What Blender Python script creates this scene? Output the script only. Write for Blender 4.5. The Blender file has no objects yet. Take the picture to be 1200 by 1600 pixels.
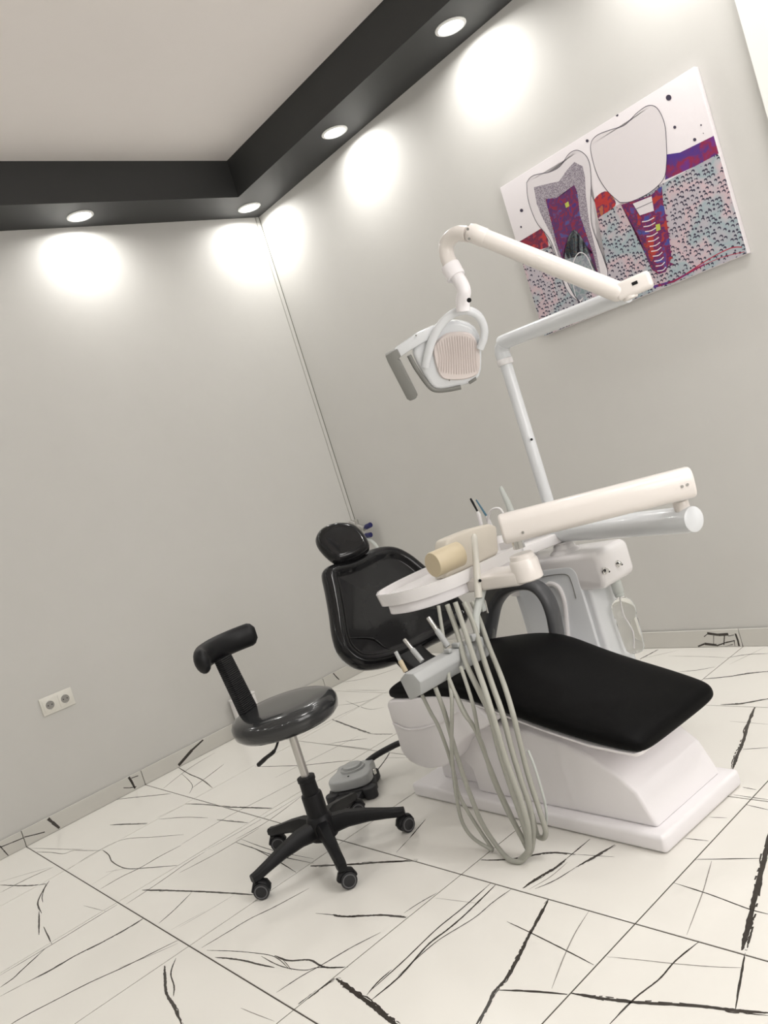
import bpy, bmesh, math, random
from mathutils import Vector, Matrix
sc = bpy.context.scene
# ---------------------------------------------------------------- camera
CR = ((0.6127, 0.1465, 0.7766), (0.7311, 0.2681, -0.6274), (-0.3001, 0.9522, 0.0571))
CAM = Vector((4.2864, -3.2101, 1.2164)); FPX = 1290.02
cd = bpy.data.cameras.new('camera'); cam = bpy.data.objects.new('camera', cd)
sc.collection.objects.link(cam); sc.camera = cam
m3 = Matrix(CR).to_quaternion().to_matrix()
cam.matrix_world = Matrix.Translation(CAM) @ m3.to_4x4()
cd.sensor_fit = 'VERTICAL'; cd.sensor_height = 24.0; cd.lens = 24.0 * FPX / 1600.0
cd.clip_start = 0.02
# ---------------------------------------------------------------- light and exposure
w = bpy.data.worlds.new('world'); sc.world = w; w.use_nodes = True
w.node_tree.nodes['Background'].inputs[0].default_value = (0.9, 0.93, 1, 1)
w.node_tree.nodes['Background'].inputs[1].default_value = 0.3
LAMP_W = 4.4          # one recessed downlight
FILL_PANEL_W = 15.0        # ceiling panel added out of view to brighten the right wall and floor
WINDOW_FILL_W = 36.0        # fill light from the right, through an unseen window added for it
dl = bpy.data.lights.new('window_fill', 'AREA'); dl.shape = 'RECTANGLE'; dl.size = 1.5; dl.size_y = 1.5
dl.energy = WINDOW_FILL_W; dl.color = (1, .955, .925)
dlo = bpy.data.objects.new('window_fill', dl); sc.collection.objects.link(dlo)
dlo.location = (5.01, -1.55, 1.6); dlo.rotation_euler = (0, math.radians(90), 0)
vs = sc.view_settings
vs.view_transform = 'Standard'; vs.look = 'None'; vs.gamma = 1; vs.use_curve_mapping = False
vs.exposure = 0.06
# ---------------------------------------------------------------- helpers
def ray(px, py): return m3 @ Vector((px - 600, -(py - 800), -FPX))
def on(px, py, ax, val):                      # photo point -> 3D point on the plane axis=val
    r = ray(px, py); return CAM + r * ((val - CAM[ax]) / r[ax])
def onp(px, py, c, n):                        # photo point -> 3D point on a tilted plane
    r = ray(px, py); return CAM + r * ((c - CAM).dot(n) / r.dot(n))
V = Vector
class M:
    def __init__(s): s.v = []; s.f = []; s.m = []
    def add(s, vs_, fs, mi=0):
        o = len(s.v); s.v += [V(p) for p in vs_]
        for f in fs: s.f.append([i + o for i in f]); s.m.append(mi)
        return s
    def box(s, a, b, bev=0, seg=2, mi=0, mat=None):
        bm = bmesh.new(); bmesh.ops.create_cube(bm, size=1)
        a, b = V(a), V(b); c = (a + b) / 2; d = b - a
        for v in bm.verts: v.co = V((v.co.x * d.x, v.co.y * d.y, v.co.z * d.z))
        if bev: bmesh.ops.bevel(bm, geom=bm.edges[:], offset=bev, segments=seg, profile=.5, affect='EDGES')
        for v in bm.verts: v.co = (mat @ v.co if mat else v.co) + c
        return s.bm(bm, mi)
    def bm(s, bm, mi=0):
        bm.verts.index_update()
        s.add([v.co.copy() for v in bm.verts], [[v.index for v in f.verts] for f in bm.faces], mi); bm.free(); return s
    def tube(s, pts, r, n=12, flat=None, up=None, cap=True, mi=0, ref=None):
        pts = [V(p) for p in pts]; N = len(pts); rr = r if isinstance(r, (list, tuple)) else [r] * N
        T = [(pts[min(i + 1, N - 1)] - pts[max(i - 1, 0)]).normalized() for i in range(N)]
        u = V(ref) if ref else (V((0, 0, 1)) if abs(T[0].z) < .9 else V((1, 0, 0)))
        vs_ = []; fs = []
        for i in range(N):
            u = (u - T[i] * u.dot(T[i])).normalized(); w_ = T[i].cross(u); k = flat or 1
            for j in range(n):
                a = 2 * math.pi * j / n
                vs_.append(pts[i] + u * (math.cos(a) * rr[i]) + w_ * (math.sin(a) * rr[i] * k))
        for i in range(N - 1):
            for j in range(n):
                fs.append([i * n + j, i * n + (j + 1) % n, (i + 1) * n + (j + 1) % n, (i + 1) * n + j])
        if cap: fs += [list(range(n))[::-1], [(N - 1) * n + j for j in range(n)]]
        return s.add(vs_, fs, mi)
    def cyl(s, a, b, r, r2=None, n=20, bev=0.0):
        a, b = V(a), V(b); d = (b - a).normalized(); r2 = r if r2 is None else r2
        if bev:
            return s.tube([a, a + d * bev * .3, a + d * bev, b - d * bev, b - d * bev * .3, b],
                          [r - bev, r - bev * .3, r, r2, r2 - bev * .3, r2 - bev], n)
        return s.tube([a, b], [r, r2], n)
    def lathe(s, c, prof, axis=(0, 0, 1), n=28):
        c = V(c); ax = V(axis).normalized(); return s.tube_prof(c, ax, prof, n)
    def tube_prof(s, c, ax, prof, n, mi=0):
        u = V((0, 0, 1)) if abs(ax.z) < .9 else V((1, 0, 0)); u = (u - ax * u.dot(ax)).normalized(); w_ = ax.cross(u)
        vs_ = []; fs = []; N = len(prof)
        for (r, h) in prof:
            for j in range(n):
                a = 2 * math.pi * j / n; vs_.append(c + ax * h + (u * math.cos(a) + w_ * math.sin(a)) * max(r, 1e-4))
        for i in range(N - 1):
            for j in range(n): fs.append([i * n + j, i * n + (j + 1) % n, (i + 1) * n + (j + 1) % n, (i + 1) * n + j])
        fs += [list(range(n))[::-1], [(N - 1) * n + j for j in range(n)]]
        return s.add(vs_, fs, mi)
    def prism(s, pts, d, bev=0, seg=2, mi=0):      # planar outline pts pushed along vector d
        bm = bmesh.new(); vv = [bm.verts.new(p) for p in pts]; f = bm.faces.new(vv)
        r = bmesh.ops.extrude_face_region(bm, geom=[f]); nv = [e for e in r['geom'] if isinstance(e, bmesh.types.BMVert)]
        bmesh.ops.translate(bm, vec=V(d), verts=nv); bmesh.ops.recalc_face_normals(bm, faces=bm.faces[:])
        if bev:
            bm.normal_update()
            es = [e for e in bm.edges if len(e.link_faces) == 2 and e.calc_face_angle(0) > .6]
            bmesh.ops.bevel(bm, geom=es, offset=bev, segments=seg, profile=.5, affect='EDGES', clamp_overlap=True)
        return s.bm(bm, mi)
    def pillow(s, pts, n, prof, back, km=.06):             # outline + profile [(inset, height)...], closed behind at -back
        pts = [V(p) for p in pts]; n = V(n).normalized(); N = len(pts); c = sum(pts, V()) / N
        area = V()
        for i in range(N): area += (pts[i] - c).cross(pts[(i + 1) % N] - c)
        if area.dot(n) < 0: pts = pts[::-1]
        ins = []
        for i in range(N):
            e = (pts[(i + 1) % N] - pts[i - 1]).normalized(); ins.append(n.cross(e))
        rings = [(-1, -back * 1.0, .02)] + [(0, h, k) for k, h in prof]
        vs_ = []; 
        for _, h, k in rings:
            for i in range(N):
                p = pts[i] + ins[i] * k
                if k > km: p = pts[i] + ins[i] * km; p = p + (c - p) * min(.9, (k - km) * 4.0)
                vs_.append(p + n * h)
        fs = []
        for r in range(len(rings) - 1):
            for i in range(N): fs.append([r * N + i, r * N + (i + 1) % N, (r + 1) * N + (i + 1) % N, (r + 1) * N + i])
        L = len(rings) - 1; ci = len(vs_); vs_.append(c + n * rings[L][1]); bi = len(vs_); vs_.append(c - n * back)
        for i in range(N): fs.append([L * N + i, L * N + (i + 1) % N, ci]); fs.append([(i + 1) % N, i, bi])
        return s.add(vs_, fs)
def wloc(o):
    p = V()
    while o: p += o.location; o = o.parent
    return p
def obj(name, mb, mat, parent=None, smooth=35, label=None, kind=None):
    if isinstance(mb, M):
        c = (V((min(v.x for v in mb.v), min(v.y for v in mb.v), min(v.z for v in mb.v))) +
             V((max(v.x for v in mb.v), max(v.y for v in mb.v), max(v.z for v in mb.v)))) / 2
        if parent is None: c.z = min(v.z for v in mb.v)
        me = bpy.data.meshes.new(name); me.from_pydata([v - c for v in mb.v], [], mb.f)
        mats = mat if isinstance(mat, (list, tuple)) else [mat]
        for m_ in mats: me.materials.append(m_)
        if len(mats) > 1:
            for p, i in zip(me.polygons, mb.m): p.material_index = i
        bm = bmesh.new(); bm.from_mesh(me); bmesh.ops.recalc_face_normals(bm, faces=bm.faces[:]); 
        if len(mats) == 1 or name != 'tile': bm.to_mesh(me)
        bm.free()
        if smooth:
            for p in me.polygons: p.use_smooth = True
            me.set_sharp_from_angle(angle=math.radians(smooth))
        me.update()
    o = bpy.data.objects.new(name, me); sc.collection.objects.link(o)
    if parent: o.parent = parent; o.location = c - wloc(parent)
    else: o.location = c
    if label: o['label'] = label
    if kind: o['kind'] = kind
    return o
def tag(o, label, cat, group=None):
    o['label'] = label; o['category'] = cat
    if group: o['group'] = group
    return o
def thing(name, loc, label, cat, group=None):
    o = bpy.data.objects.new(name, None); o.empty_display_size = .05; sc.collection.objects.link(o)
    o.location = loc; return tag(o, label, cat, group)
def copy_tree(o, parent=None):
    c = o.copy(); sc.collection.objects.link(c)
    if parent: c.parent = parent
    for ch in list(o.children): copy_tree(ch, c)
    return c
def bez(pts, n=8):                              # Catmull-Rom through points
    P = [V(p) for p in pts]; out = []
    for i in range(len(P) - 1):
        p0 = P[max(i - 1, 0)]; p1 = P[i]; p2 = P[i + 1]; p3 = P[min(i + 2, len(P) - 1)]
        for k in range(n):
            t = k / n
            out.append(.5 * ((2 * p1) + (p2 - p0) * t + (2 * p0 - 5 * p1 + 4 * p2 - p3) * t * t + (3 * p1 - p0 - 3 * p2 + p3) * t ** 3))
    return out + [P[-1]]
def loop(pts, n=4):                             # closed smooth outline
    P = [V(p) for p in pts]; L = len(P); out = []
    for i in range(L):
        p0, p1, p2, p3 = P[i - 1], P[i], P[(i + 1) % L], P[(i + 2) % L]
        for k in range(n):
            t = k / n
            out.append(.5 * ((2 * p1) + (p2 - p0) * t + (2 * p0 - 5 * p1 + 4 * p2 - p3) * t * t + (3 * p1 - p0 - 3 * p2 + p3) * t ** 3))
    return out
# ---------------------------------------------------------------- materials
def mat(name, col, rough=.5, metal=0, noise=0, nscale=8, bump=0, bscale=200, coat=0, trans=0, emit=None, alpha=1, ior=1.45):
    m = bpy.data.materials.new(name); m.use_nodes = True; nt = m.node_tree; b = nt.nodes['Principled BSDF']
    b.inputs['Base Color'].default_value = (*col, 1); b.inputs['Roughness'].default_value = rough
    b.inputs['Metallic'].default_value = metal; b.inputs['Coat Weight'].default_value = coat
    b.inputs['Coat Roughness'].default_value = .05; b.inputs['Transmission Weight'].default_value = trans
    b.inputs['IOR'].default_value = ior; b.inputs['Alpha'].default_value = alpha
    if emit: b.inputs['Emission Color'].default_value = (*emit[0], 1); b.inputs['Emission Strength'].default_value = emit[1]
    tc = nt.nodes.new('ShaderNodeTexCoord')
    nz = nt.nodes.new('ShaderNodeTexNoise'); nz.inputs['Scale'].default_value = nscale; nz.inputs['Detail'].default_value = 4
    nt.links.new(tc.outputs['Object'], nz.inputs['Vector'])
    if noise:
        mx = nt.nodes.new('ShaderNodeMix'); mx.data_type = 'RGBA'
        mx.inputs[6].default_value = (*[c * (1 - noise) for c in col], 1); mx.inputs[7].default_value = (*[min(1, c * (1 + noise)) for c in col], 1)
        nt.links.new(nz.outputs['Fac'], mx.inputs[0]); nt.links.new(mx.outputs[2], b.inputs['Base Color'])
    if bump:
        n2 = nt.nodes.new('ShaderNodeTexNoise'); n2.inputs['Scale'].default_value = bscale
        nt.links.new(tc.outputs['Object'], n2.inputs['Vector'])
        bp = nt.nodes.new('ShaderNodeBump'); bp.inputs['Strength'].default_value = bump; bp.inputs['Distance'].default_value = .002
        nt.links.new(n2.outputs['Fac'], bp.inputs['Height']); nt.links.new(bp.outputs['Normal'], b.inputs['Normal'])
    return m
K = {}
K['wall'] = mat('wall_paint', (.60, .59, .565), .65, noise=.02, bump=.15, bscale=300)
K['ceil'] = mat('ceiling_paint', (.83, .79, .765), .8, noise=.01)
K['dark'] = mat('dark_grey_paint', (.034, .035, .035), .55, noise=.03, bump=.1)
K['pier'] = mat('white_pier_paint', (.86, .86, .83), .5, noise=.01)
K['tile'] = mat('glazed_tile', (.82, .80, .75), .14, noise=.035, nscale=2.2)
K['vein'] = mat('printed_vein', (.045, .038, .032), .2, noise=.5, nscale=60)
K['veinl'] = mat('faint_printed_vein', (.28, .26, .235), .2, noise=.25, nscale=40)
K['grout'] = mat('dark_grout', (.07, .06, .05), .8, noise=.1)
K['base'] = mat('skirting_tile', (.60, .585, .545), .3, noise=.03)
K['white'] = mat('white_gloss_plastic', (.80, .78, .78), .22, noise=.01, coat=.3)
K['cool'] = mat('cool_white_plastic', (.72, .74, .76), .25, noise=.01, coat=.3)
K['lav'] = mat('white_moulded_shell', (.88, .855, .87), .35, noise=.012)
K['cream'] = mat('warm_white_plastic', (.80, .755, .715), .28, noise=.01, coat=.3)
K['ivory'] = mat('ivory_plastic', (.60, .555, .48), .4, noise=.02)
K['beige'] = mat('beige_plastic', (.56, .475, .33), .4, noise=.03)
K['grey'] = mat('light_grey_plastic', (.42, .43, .43), .35, noise=.02)
K['mgrey'] = mat('mid_grey_plastic', (.20, .20, .185), .45, noise=.03)
K['agrey'] = mat('armrest_grey', (.075, .077, .082), .4, noise=.03, bump=.1)
K['mid'] = mat('bracket_grey', (.13, .13, .125), .4, noise=.03)
K['hose'] = mat('grey_hose', (.40, .40, .355), .35, noise=.04)
K['vinyl'] = mat('black_gloss_vinyl', (.010, .010, .011), .13, noise=.1, coat=.2)
K['vinyl'].node_tree.nodes['Principled BSDF'].inputs['Specular IOR Level'].default_value = .28
K['vinyl2'] = mat('charcoal_gloss_vinyl', (.028, .029, .030), .17, noise=.1, coat=.25)
K['matte'] = mat('black_satin_vinyl', (.004, .004, .0042), .5, noise=.1, bump=.15, bscale=400)
K['matte'].node_tree.nodes['Principled BSDF'].inputs['Specular IOR Level'].default_value = .08
K['black'] = mat('black_plastic', (.008, .008, .009), .45, noise=.1)
K['black'].node_tree.nodes['Principled BSDF'].inputs['Specular IOR Level'].default_value = .3
K['rubber'] = mat('dark_rubber', (.022, .022, .024), .6, noise=.1)
K['ring'] = mat('grey_wheel_ring', (.12, .12, .125), .4)
K['chrome'] = mat('chrome', (.75, .74, .72), .15, metal=1)
K['steel'] = mat('brushed_steel', (.55, .54, .52), .3, metal=1, noise=.05, nscale=40)
K['clear'] = mat('clear_plastic', (.97, .98, .97), .02, trans=1, ior=1.2)
K['frost'] = mat('frosted_plastic', (.72, .75, .72), .3, trans=.35, ior=1.2)
K['rod'] = mat('milky_plastic', (.66, .64, .58), .25)
K['lens'] = mat('ribbed_reflector', (.72, .65, .625), .3, noise=.05, nscale=30, coat=.4)
K['blue'] = mat('dark_blue_plastic', (.02, .02, .10), .35)
K['lblue'] = mat('blue_plastic', (.07, .18, .26), .4)
K['sock'] = mat('socket_plastic', (.74, .72, .66), .35)
K['sockhole'] = mat('socket_recess', (.30, .29, .27), .5)
K['led'] = mat('downlight_diffuser', (1, 1, 1), .5, emit=((1, .99, .95), 9))
K['led_ring'] = mat('downlight_ring', (.85, .85, .83), .4)
# ---------------------------------------------------------------- room
RX, RY = 4.85, -5.2; ZS, ZC = 2.938, 3.155; WX, WY = .31, .328
def st(name, mb, m_, smooth=0, label=None): return obj(name, mb, m_, smooth=smooth, kind='structure', label=label)
st('wall_left', M().box((-.12, RY - .12, 0), (0, 0, 3.3)), K['wall'])
st('wall_right', M().box((-.12, 0, 0), (RX + .12, .12, 3.3)), K['wall'])
WY0, WY1, WZ0, WZ1 = -2.3, -.8, .85, 2.35
st('wall_front', M().box((RX, RY - .12, 0), (RX + .12, WY0, 3.3)).box((RX, WY1, 0), (RX + .12, 0, 3.3)).box((RX, WY0, 0), (RX + .12, WY1, WZ0)).box((RX, WY0, WZ1), (RX + .12, WY1, 3.3)), K['wall'])
wf = M()
for a, b in (((WY0, WZ0), (WY1, WZ0 + .06)), ((WY0, WZ1 - .06), (WY1, WZ1)), ((WY0, WZ0), (WY0 + .06, WZ1)), ((WY1 - .06, WZ0), (WY1, WZ1)), ((-1.58, WZ0), (-1.52, WZ1))): wf.box((RX + .03, a[0], a[1]), (RX + .08, b[0], b[1]), .004)
wn1 = st('added_window_1', wf, K['pier'], label='white window frame added in the unseen end wall to light the room')  # unseen window, added so light can enter from the right
st('wall_rear', M().box((0, RY - .12, 0), (RX, RY, 3.3)), K['wall'])
st('ceiling', M().box((0, RY, ZC), (RX, 0, ZC + .1)), K['ceil'])
so = M()
so.box((0, -WY, ZS), (RX, 0, ZC)); so.box((0, RY, ZS), (WX, -WY, ZC)); so.box((RX - .32, RY, ZS), (RX, -WY, ZC)); so.box((WX, RY, ZS), (RX - .32, RY + .32, ZC))
st('trim_1', so, K['dark'], label='dark grey dropped ceiling border around the room')
st('trim_2', M().box((3.065, -.045, 0), (3.55, 0, ZS), .003), K['pier'], label='white pier beside the picture wall')
cb = on(424, 418, 0, 0).y
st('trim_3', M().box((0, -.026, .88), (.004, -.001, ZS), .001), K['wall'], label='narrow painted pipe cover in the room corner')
K['seal'] = mat('corner_sealant', (.16, .16, .13), .8); K['edge_shadow'] = mat('edge_shadow_grey', (.36, .355, .32), .8)
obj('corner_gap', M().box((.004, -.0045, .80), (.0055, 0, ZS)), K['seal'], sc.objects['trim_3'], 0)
obj('edge_shadow_line', M().box((.0, -.031, .88), (.0015, -.026, ZS)), K['edge_shadow'], sc.objects['trim_3'], 0)  # thin grey strip painting the shadow line along the cover's edge
# floor: grout bed with one tile per object
floor = st('floor', M().box((-.05, RY - .05, -.06), (RX + .05, .05, -.0016)), K['grout'])
XS = [0, .591, 1.191, 1.791, 2.391, 2.991, 3.591, 4.191, RX]
YS = [0, -.605, -1.207, -1.812, -2.425, -3.027, -3.63, -4.23, -4.83, RY]
# printed veins, (half width m, faint?, photo points)
VE = [
(.009,0,[(1203,1296),(1195,1339),(1180,1400),(1168,1452),(1159,1485)]),(.003,0,[(1164,1489),(1157,1530),(1149,1577)]),
(.006,0,[(893,1552),(940,1560),(990,1566),(1090,1572),(1150,1579),(1203,1583)]),(.006,0,[(857,1405),(840,1438),(825,1465),(812,1492),(790,1530),(772,1550),(762,1572),(742,1605)]),
(.0035,0,[(776,1547),(830,1549),(890,1554)]),(.002,0,[(792,1440),(828,1457),(890,1488),(928,1508)]),(.0016,1,[(920,1424),(898,1459),(880,1498),(862,1545)]),
(.002,0,[(1051,1379),(1110,1398),(1169,1420),(1203,1429)]),(.0016,1,[(1112,1345),(1105,1370),(1097,1397),(1073,1461)]),(.0028,0,[(1083,1343),(1203,1341)]),
(.0025,0,[(1093,1471),(1056,1501),(1030,1530),(992,1560),(951,1602)]),(.0014,1,[(948,1495),(1000,1500),(1056,1506),(1120,1511),(1160,1512)]),
(.0025,0,[(1070,1310),(1107,1314)]),(.0022,0,[(1146,1242),(1203,1250)]),(.0022,0,[(1160,1230),(1182,1234)]),(.0022,0,[(1164,1257),(1203,1266)]),(.0018,0,[(1108,1277),(1136,1278)]),
(.008,0,[(1180,1104),(1170,1128),(1160,1162),(1152,1180),(1145,1202)]),(.0025,0,[(1160,1171),(1203,1168)]),(.0018,1,[(1140,1127),(1203,1132)]),
(.007,0,[(1126,1101),(1160,1099),(1203,1091)]),(.0055,0,[(1098,1061),(1140,1057),(1170,1052),(1203,1049)]),(.0025,0,[(1060,1050),(1090,1047),(1118,1042)]),
(.0045,0,[(1000,1030),(1028,1015)]),(.0025,1,[(1008,1028),(1060,1016)]),(.002,1,[(1044,1025),(1100,1026),(1136,1028)]),(.0028,0,[(1136,1028),(1165,1023),(1203,1021)]),(.0018,1,[(1140,1038),(1194,1012)]),
(.007,0,[(485,1353),(520,1352),(560,1350),(600,1347),(652,1345)]),(.005,0,[(751,1344),(793,1343),(833,1336),(863,1332),(900,1335)]),(.0018,0,[(900,1335),(960,1339)]),
(.007,0,[(817,1388),(840,1372),(868,1356),(885,1342)]),(.0035,0,[(885,1342),(922,1311)]),(.0022,0,[(836,1389),(868,1375),(900,1355)]),(.006,0,[(900,1355),(930,1338),(961,1320)]),(.0016,1,[(826,1390),(860,1370),(887,1347)]),
(.0025,0,[(767,1380),(725,1417),(681,1453),(630,1502),(580,1547)]),(.0035,0,[(776,1381),(729,1427),(700,1452),(668,1477),(625,1525),(580,1563)]),(.002,0,[(801,1388),(770,1410),(740,1435),(680,1473),(622,1525)]),
(.0085,0,[(525,1529),(550,1548),(576,1567),(600,1587),(622,1604)]),(.006,0,[(520,1429),(536,1432),(570,1431),(600,1430),(636,1434)]),(.002,0,[(493,1427),(536,1431)]),
(.002,0,[(631,1427),(655,1411),(687,1393)]),(.0025,0,[(573,1555),(590,1535),(612,1515)]),(.0028,0,[(665,1280),(649,1299),(640,1310)]),(.0018,0,[(640,1310),(619,1332)]),(.0014,1,[(679,1403),(750,1412)]),
(.002,0,[(405,1294),(368,1316),(330,1338),(280,1364)]),(.0045,0,[(222,1391),(250,1391),(280,1392),(310,1393),(350,1395),(397,1398)]),
(.0022,0,[(315,1481),(355,1457),(390,1436),(429,1417),(483,1388)]),(.0012,1,[(280,1449),(330,1420),(365,1399)]),
(.0022,0,[(368,1316),(395,1325),(424,1335),(490,1349)]),(.0018,0,[(376,1311),(424,1328),(490,1342)]),(.0022,0,[(392,1323),(430,1343),(464,1364)]),
(.0016,0,[(323,1485),(360,1486),(397,1489),(429,1495),(451,1513)]),(.0035,0,[(336,1496),(360,1498),(381,1501),(405,1507),(429,1512)]),
(.0035,0,[(429,1493),(451,1501),(483,1500),(501,1509),(515,1512),(544,1511)]),(.0018,0,[(408,1494),(430,1506),(451,1513),(477,1516),(495,1512),(515,1512)]),(.0014,0,[(440,1497),(456,1516)]),
(.0022,0,[(432,1551),(470,1526),(504,1507),(550,1480),(595,1457)]),(.0045,0,[(466,1569),(500,1545),(523,1529)]),(.0014,1,[(376,1575),(395,1583),(429,1596)]),
(.002,0,[(52,1331),(80,1332),(99,1334),(115,1329),(133,1329),(160,1329)]),(.0016,0,[(45,1325),(99,1327),(130,1327)]),(.0028,0,[(160,1328),(170,1336),(176,1347),(197,1357),(230,1356),(280,1352)]),
(.0018,1,[(165,1363),(197,1357)]),(.002,0,[(104,1360),(149,1332),(192,1312),(240,1308),(287,1304)]),(.0028,0,[(157,1389),(190,1370),(219,1356),(250,1338),(283,1321)]),(.0014,1,[(144,1382),(184,1357)]),
(.002,0,[(197,1413),(250,1378),(290,1350),(320,1331)]),(.0024,0,[(248,1443),(272,1422),(299,1395)]),(.0012,1,[(267,1453),(320,1424)]),
(.003,0,[(0,1395),(43,1373),(83,1355)]),(.0018,1,[(0,1378),(40,1366),(80,1355)]),(.004,0,[(0,1383),(43,1384),(72,1381)]),(.0035,0,[(77,1376),(67,1392),(59,1411),(65,1427)]),(.002,0,[(72,1381),(66,1400),(67,1410)]),
(.0035,0,[(61,1424),(61,1440),(61,1461)]),(.0035,0,[(68,1448),(81,1475)]),(.0035,0,[(0,1543),(20,1529),(35,1515),(72,1481)]),(.002,0,[(0,1524),(81,1476),(130,1446),(184,1413)]),
(.004,0,[(40,1536),(80,1515),(120,1492),(160,1472),(200,1450),(224,1435)]),(.002,0,[(0,1557),(40,1536)]),(.003,0,[(13,1603),(40,1587),(90,1561),(141,1535),(200,1508),(280,1468)]),
(.002,1,[(187,1512),(230,1495),(278,1474)]),(.0025,0,[(275,1497),(267,1520),(272,1541),(271,1557)]),(.0045,0,[(257,1509),(258,1530),(260,1552),(272,1573),(285,1603)]),
(.0018,1,[(130,1415),(165,1424)]),(.0035,0,[(177,1250),(200,1247),(240,1243),(268,1240)]),(.0035,0,[(277,1198),(295,1209),(315,1218),(332,1231)]),
(.0022,0,[(255,1232),(295,1201),(336,1176)]),(.003,0,[(299,1232),(325,1213),(350,1194)]),(.004,0,[(288,1256),(320,1257),(358,1261),(395,1262),(427,1263)]),
(.0022,0,[(248,1280),(290,1277),(325,1278)]),(.0045,0,[(172,1289),(200,1288),(230,1287)]),(.004,0,[(339,1281),(389,1286)]),(.0016,0,[(244,1278),(292,1256)]),
(.0016,0,[(284,1319),(358,1275),(420,1243),(471,1216)]),(.002,0,[(369,1311),(420,1282),(479,1238)]),(.0014,0,[(320,1330),(400,1285),(470,1243)]),
(.0045,0,[(519,1124),(540,1132),(559,1139),(581,1147)]),(.005,0,[(581,1147),(614,1147)]),(.0025,0,[(475,1159),(530,1165),(581,1171)]),(.0025,0,[(512,1163),(540,1158),(574,1154)]),
(.003,0,[(398,1198),(440,1197),(471,1196),(510,1192),(548,1188)]),(.0025,0,[(530,1067),(560,1062),(585,1056),(622,1044)]),(.002,0,[(541,1078),(603,1079)]),(.0016,0,[(464,1154),(519,1124),(560,1104),(600,1082)]),
(.004,0,[(609,1176),(600,1190),(585,1209)]),(.002,0,[(520,1103),(560,1098),(590,1090)]),(.0016,0,[(540,1095),(575,1108),(600,1105)]),(.0016,0,[(283,1208),(300,1226),(296,1240)]),
(.0016,0,[(430,1215),(500,1180),(560,1150)]),(.0016,0,[(640,1184),(600,1184)]),
]
rnd = random.Random(4)
tile_v = {}
def tkey(x, y):
    i = next((k for k in range(len(XS) - 1) if XS[k] <= x < XS[k + 1]), None)
    j = next((k for k in range(len(YS) - 1) if YS[k] >= y > YS[k + 1]), None)
    return (i, j) if i is not None and j is not None else None
def add_vein(hw, faint, W):
    hw = hw * (.68 if hw > .0045 else .85)
    pts = bez(W, 10)
    for sub in range(3 if hw > .0033 else 1):            # wide veins are ragged: a core and frayed strands
        k = 1.0 if sub == 0 else .35
        offp = 0; prev = None; wcur = hw * k
        for i in range(len(pts)):
            t = (pts[min(i + 1, len(pts) - 1)] - pts[max(i - 1, 0)]); t.z = 0
            if t.length < 1e-6: continue
            t.normalize(); nn = V((-t.y, t.x, 0))
            e = min(1, i / 6, (len(pts) - 1 - i) / 6) * .75 + .25
            wd = hw * k * e * (.78 + .4 * rnd.random() if hw > .0033 else .85 + .3 * rnd.random())
            if sub: offp = max(-1.6, min(1.6, offp + rnd.uniform(-.55, .55)))
            o_ = nn * (offp * hw + (rnd.uniform(-.12, .12) * hw if not sub else 0))
            a = pts[i] + o_ + nn * wd; b = pts[i] + o_ - nn * wd
            if prev and not (sub and rnd.random() < .2):
                c = (a + b + prev[0] + prev[1]) / 4; kk = tkey(c.x, c.y)
                if kk: tile_v.setdefault(kk, []).append(((prev[0], prev[1], b, a), faint, sub))
            prev = (a, b)
for hw, faint, P in VE:
    add_vein(hw, faint, [V((q.x, q.y, 0)) for q in (on(px, py, 2, 0) for px, py in P)])
for _ in range(26):                                   # the tiles behind and beside the camera carry veins too
    x, y = rnd.uniform(3.1, 4.8), rnd.uniform(-5, -.5); a = rnd.uniform(0, 6.28)
    if (V((x, y)) - V((3, -2))).length < 1.3 and y < -1.5: continue
    L = rnd.uniform(.2, .6); W = [V((x, y, 0))]
    for k in range(4): a += rnd.uniform(-.3, .3); W.append(W[-1] + V((math.cos(a), math.sin(a), 0)) * L / 4)
    if all(W_.y < -3.2 or W_.x > 3.6 for W_ in W): add_vein(rnd.choice([.002, .003, .006]), 0, W)
G = .0021
for i in range(len(XS) - 1):
    for j in range(len(YS) - 1):
        x0, x1, y1, y0 = XS[i], XS[i + 1], YS[j], YS[j + 1]
        a, b, c, d = x0 + G, x1 - G, y0 + G, y1 - G; mb = M()
        tb = .0008
        mb.add([(a, c, -.009), (b, c, -.009), (b, d, -.009), (a, d, -.009), (a, c, -tb), (b, c, -tb), (b, d, -tb), (a, d, -tb),
                (a + tb, c + tb, 0), (b - tb, c + tb, 0), (b - tb, d - tb, 0), (a + tb, d - tb, 0)],
               [[0, 1, 5, 4], [1, 2, 6, 5], [2, 3, 7, 6], [3, 0, 4, 7], [4, 5, 9, 8], [5, 6, 10, 9], [6, 7, 11, 10], [7, 4, 8, 11], [8, 9, 10, 11], [3, 2, 1, 0]])
        for q, faint, sub in tile_v.get((i, j), []):
            z = .00025 + sub * .00003
            qq = [V((min(max(p.x, a + tb), b - tb), min(max(p.y, c + tb), d - tb), z)) for p in q]
            if (qq[1] - qq[0]).cross(qq[2] - qq[1]).z < 0: qq = qq[::-1]
            mb.add(qq, [[0, 1, 2, 3]], 2 if faint else 1)
        obj('tile', mb, [K['tile'], K['vein'], K['veinl']], floor, 0)
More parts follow.
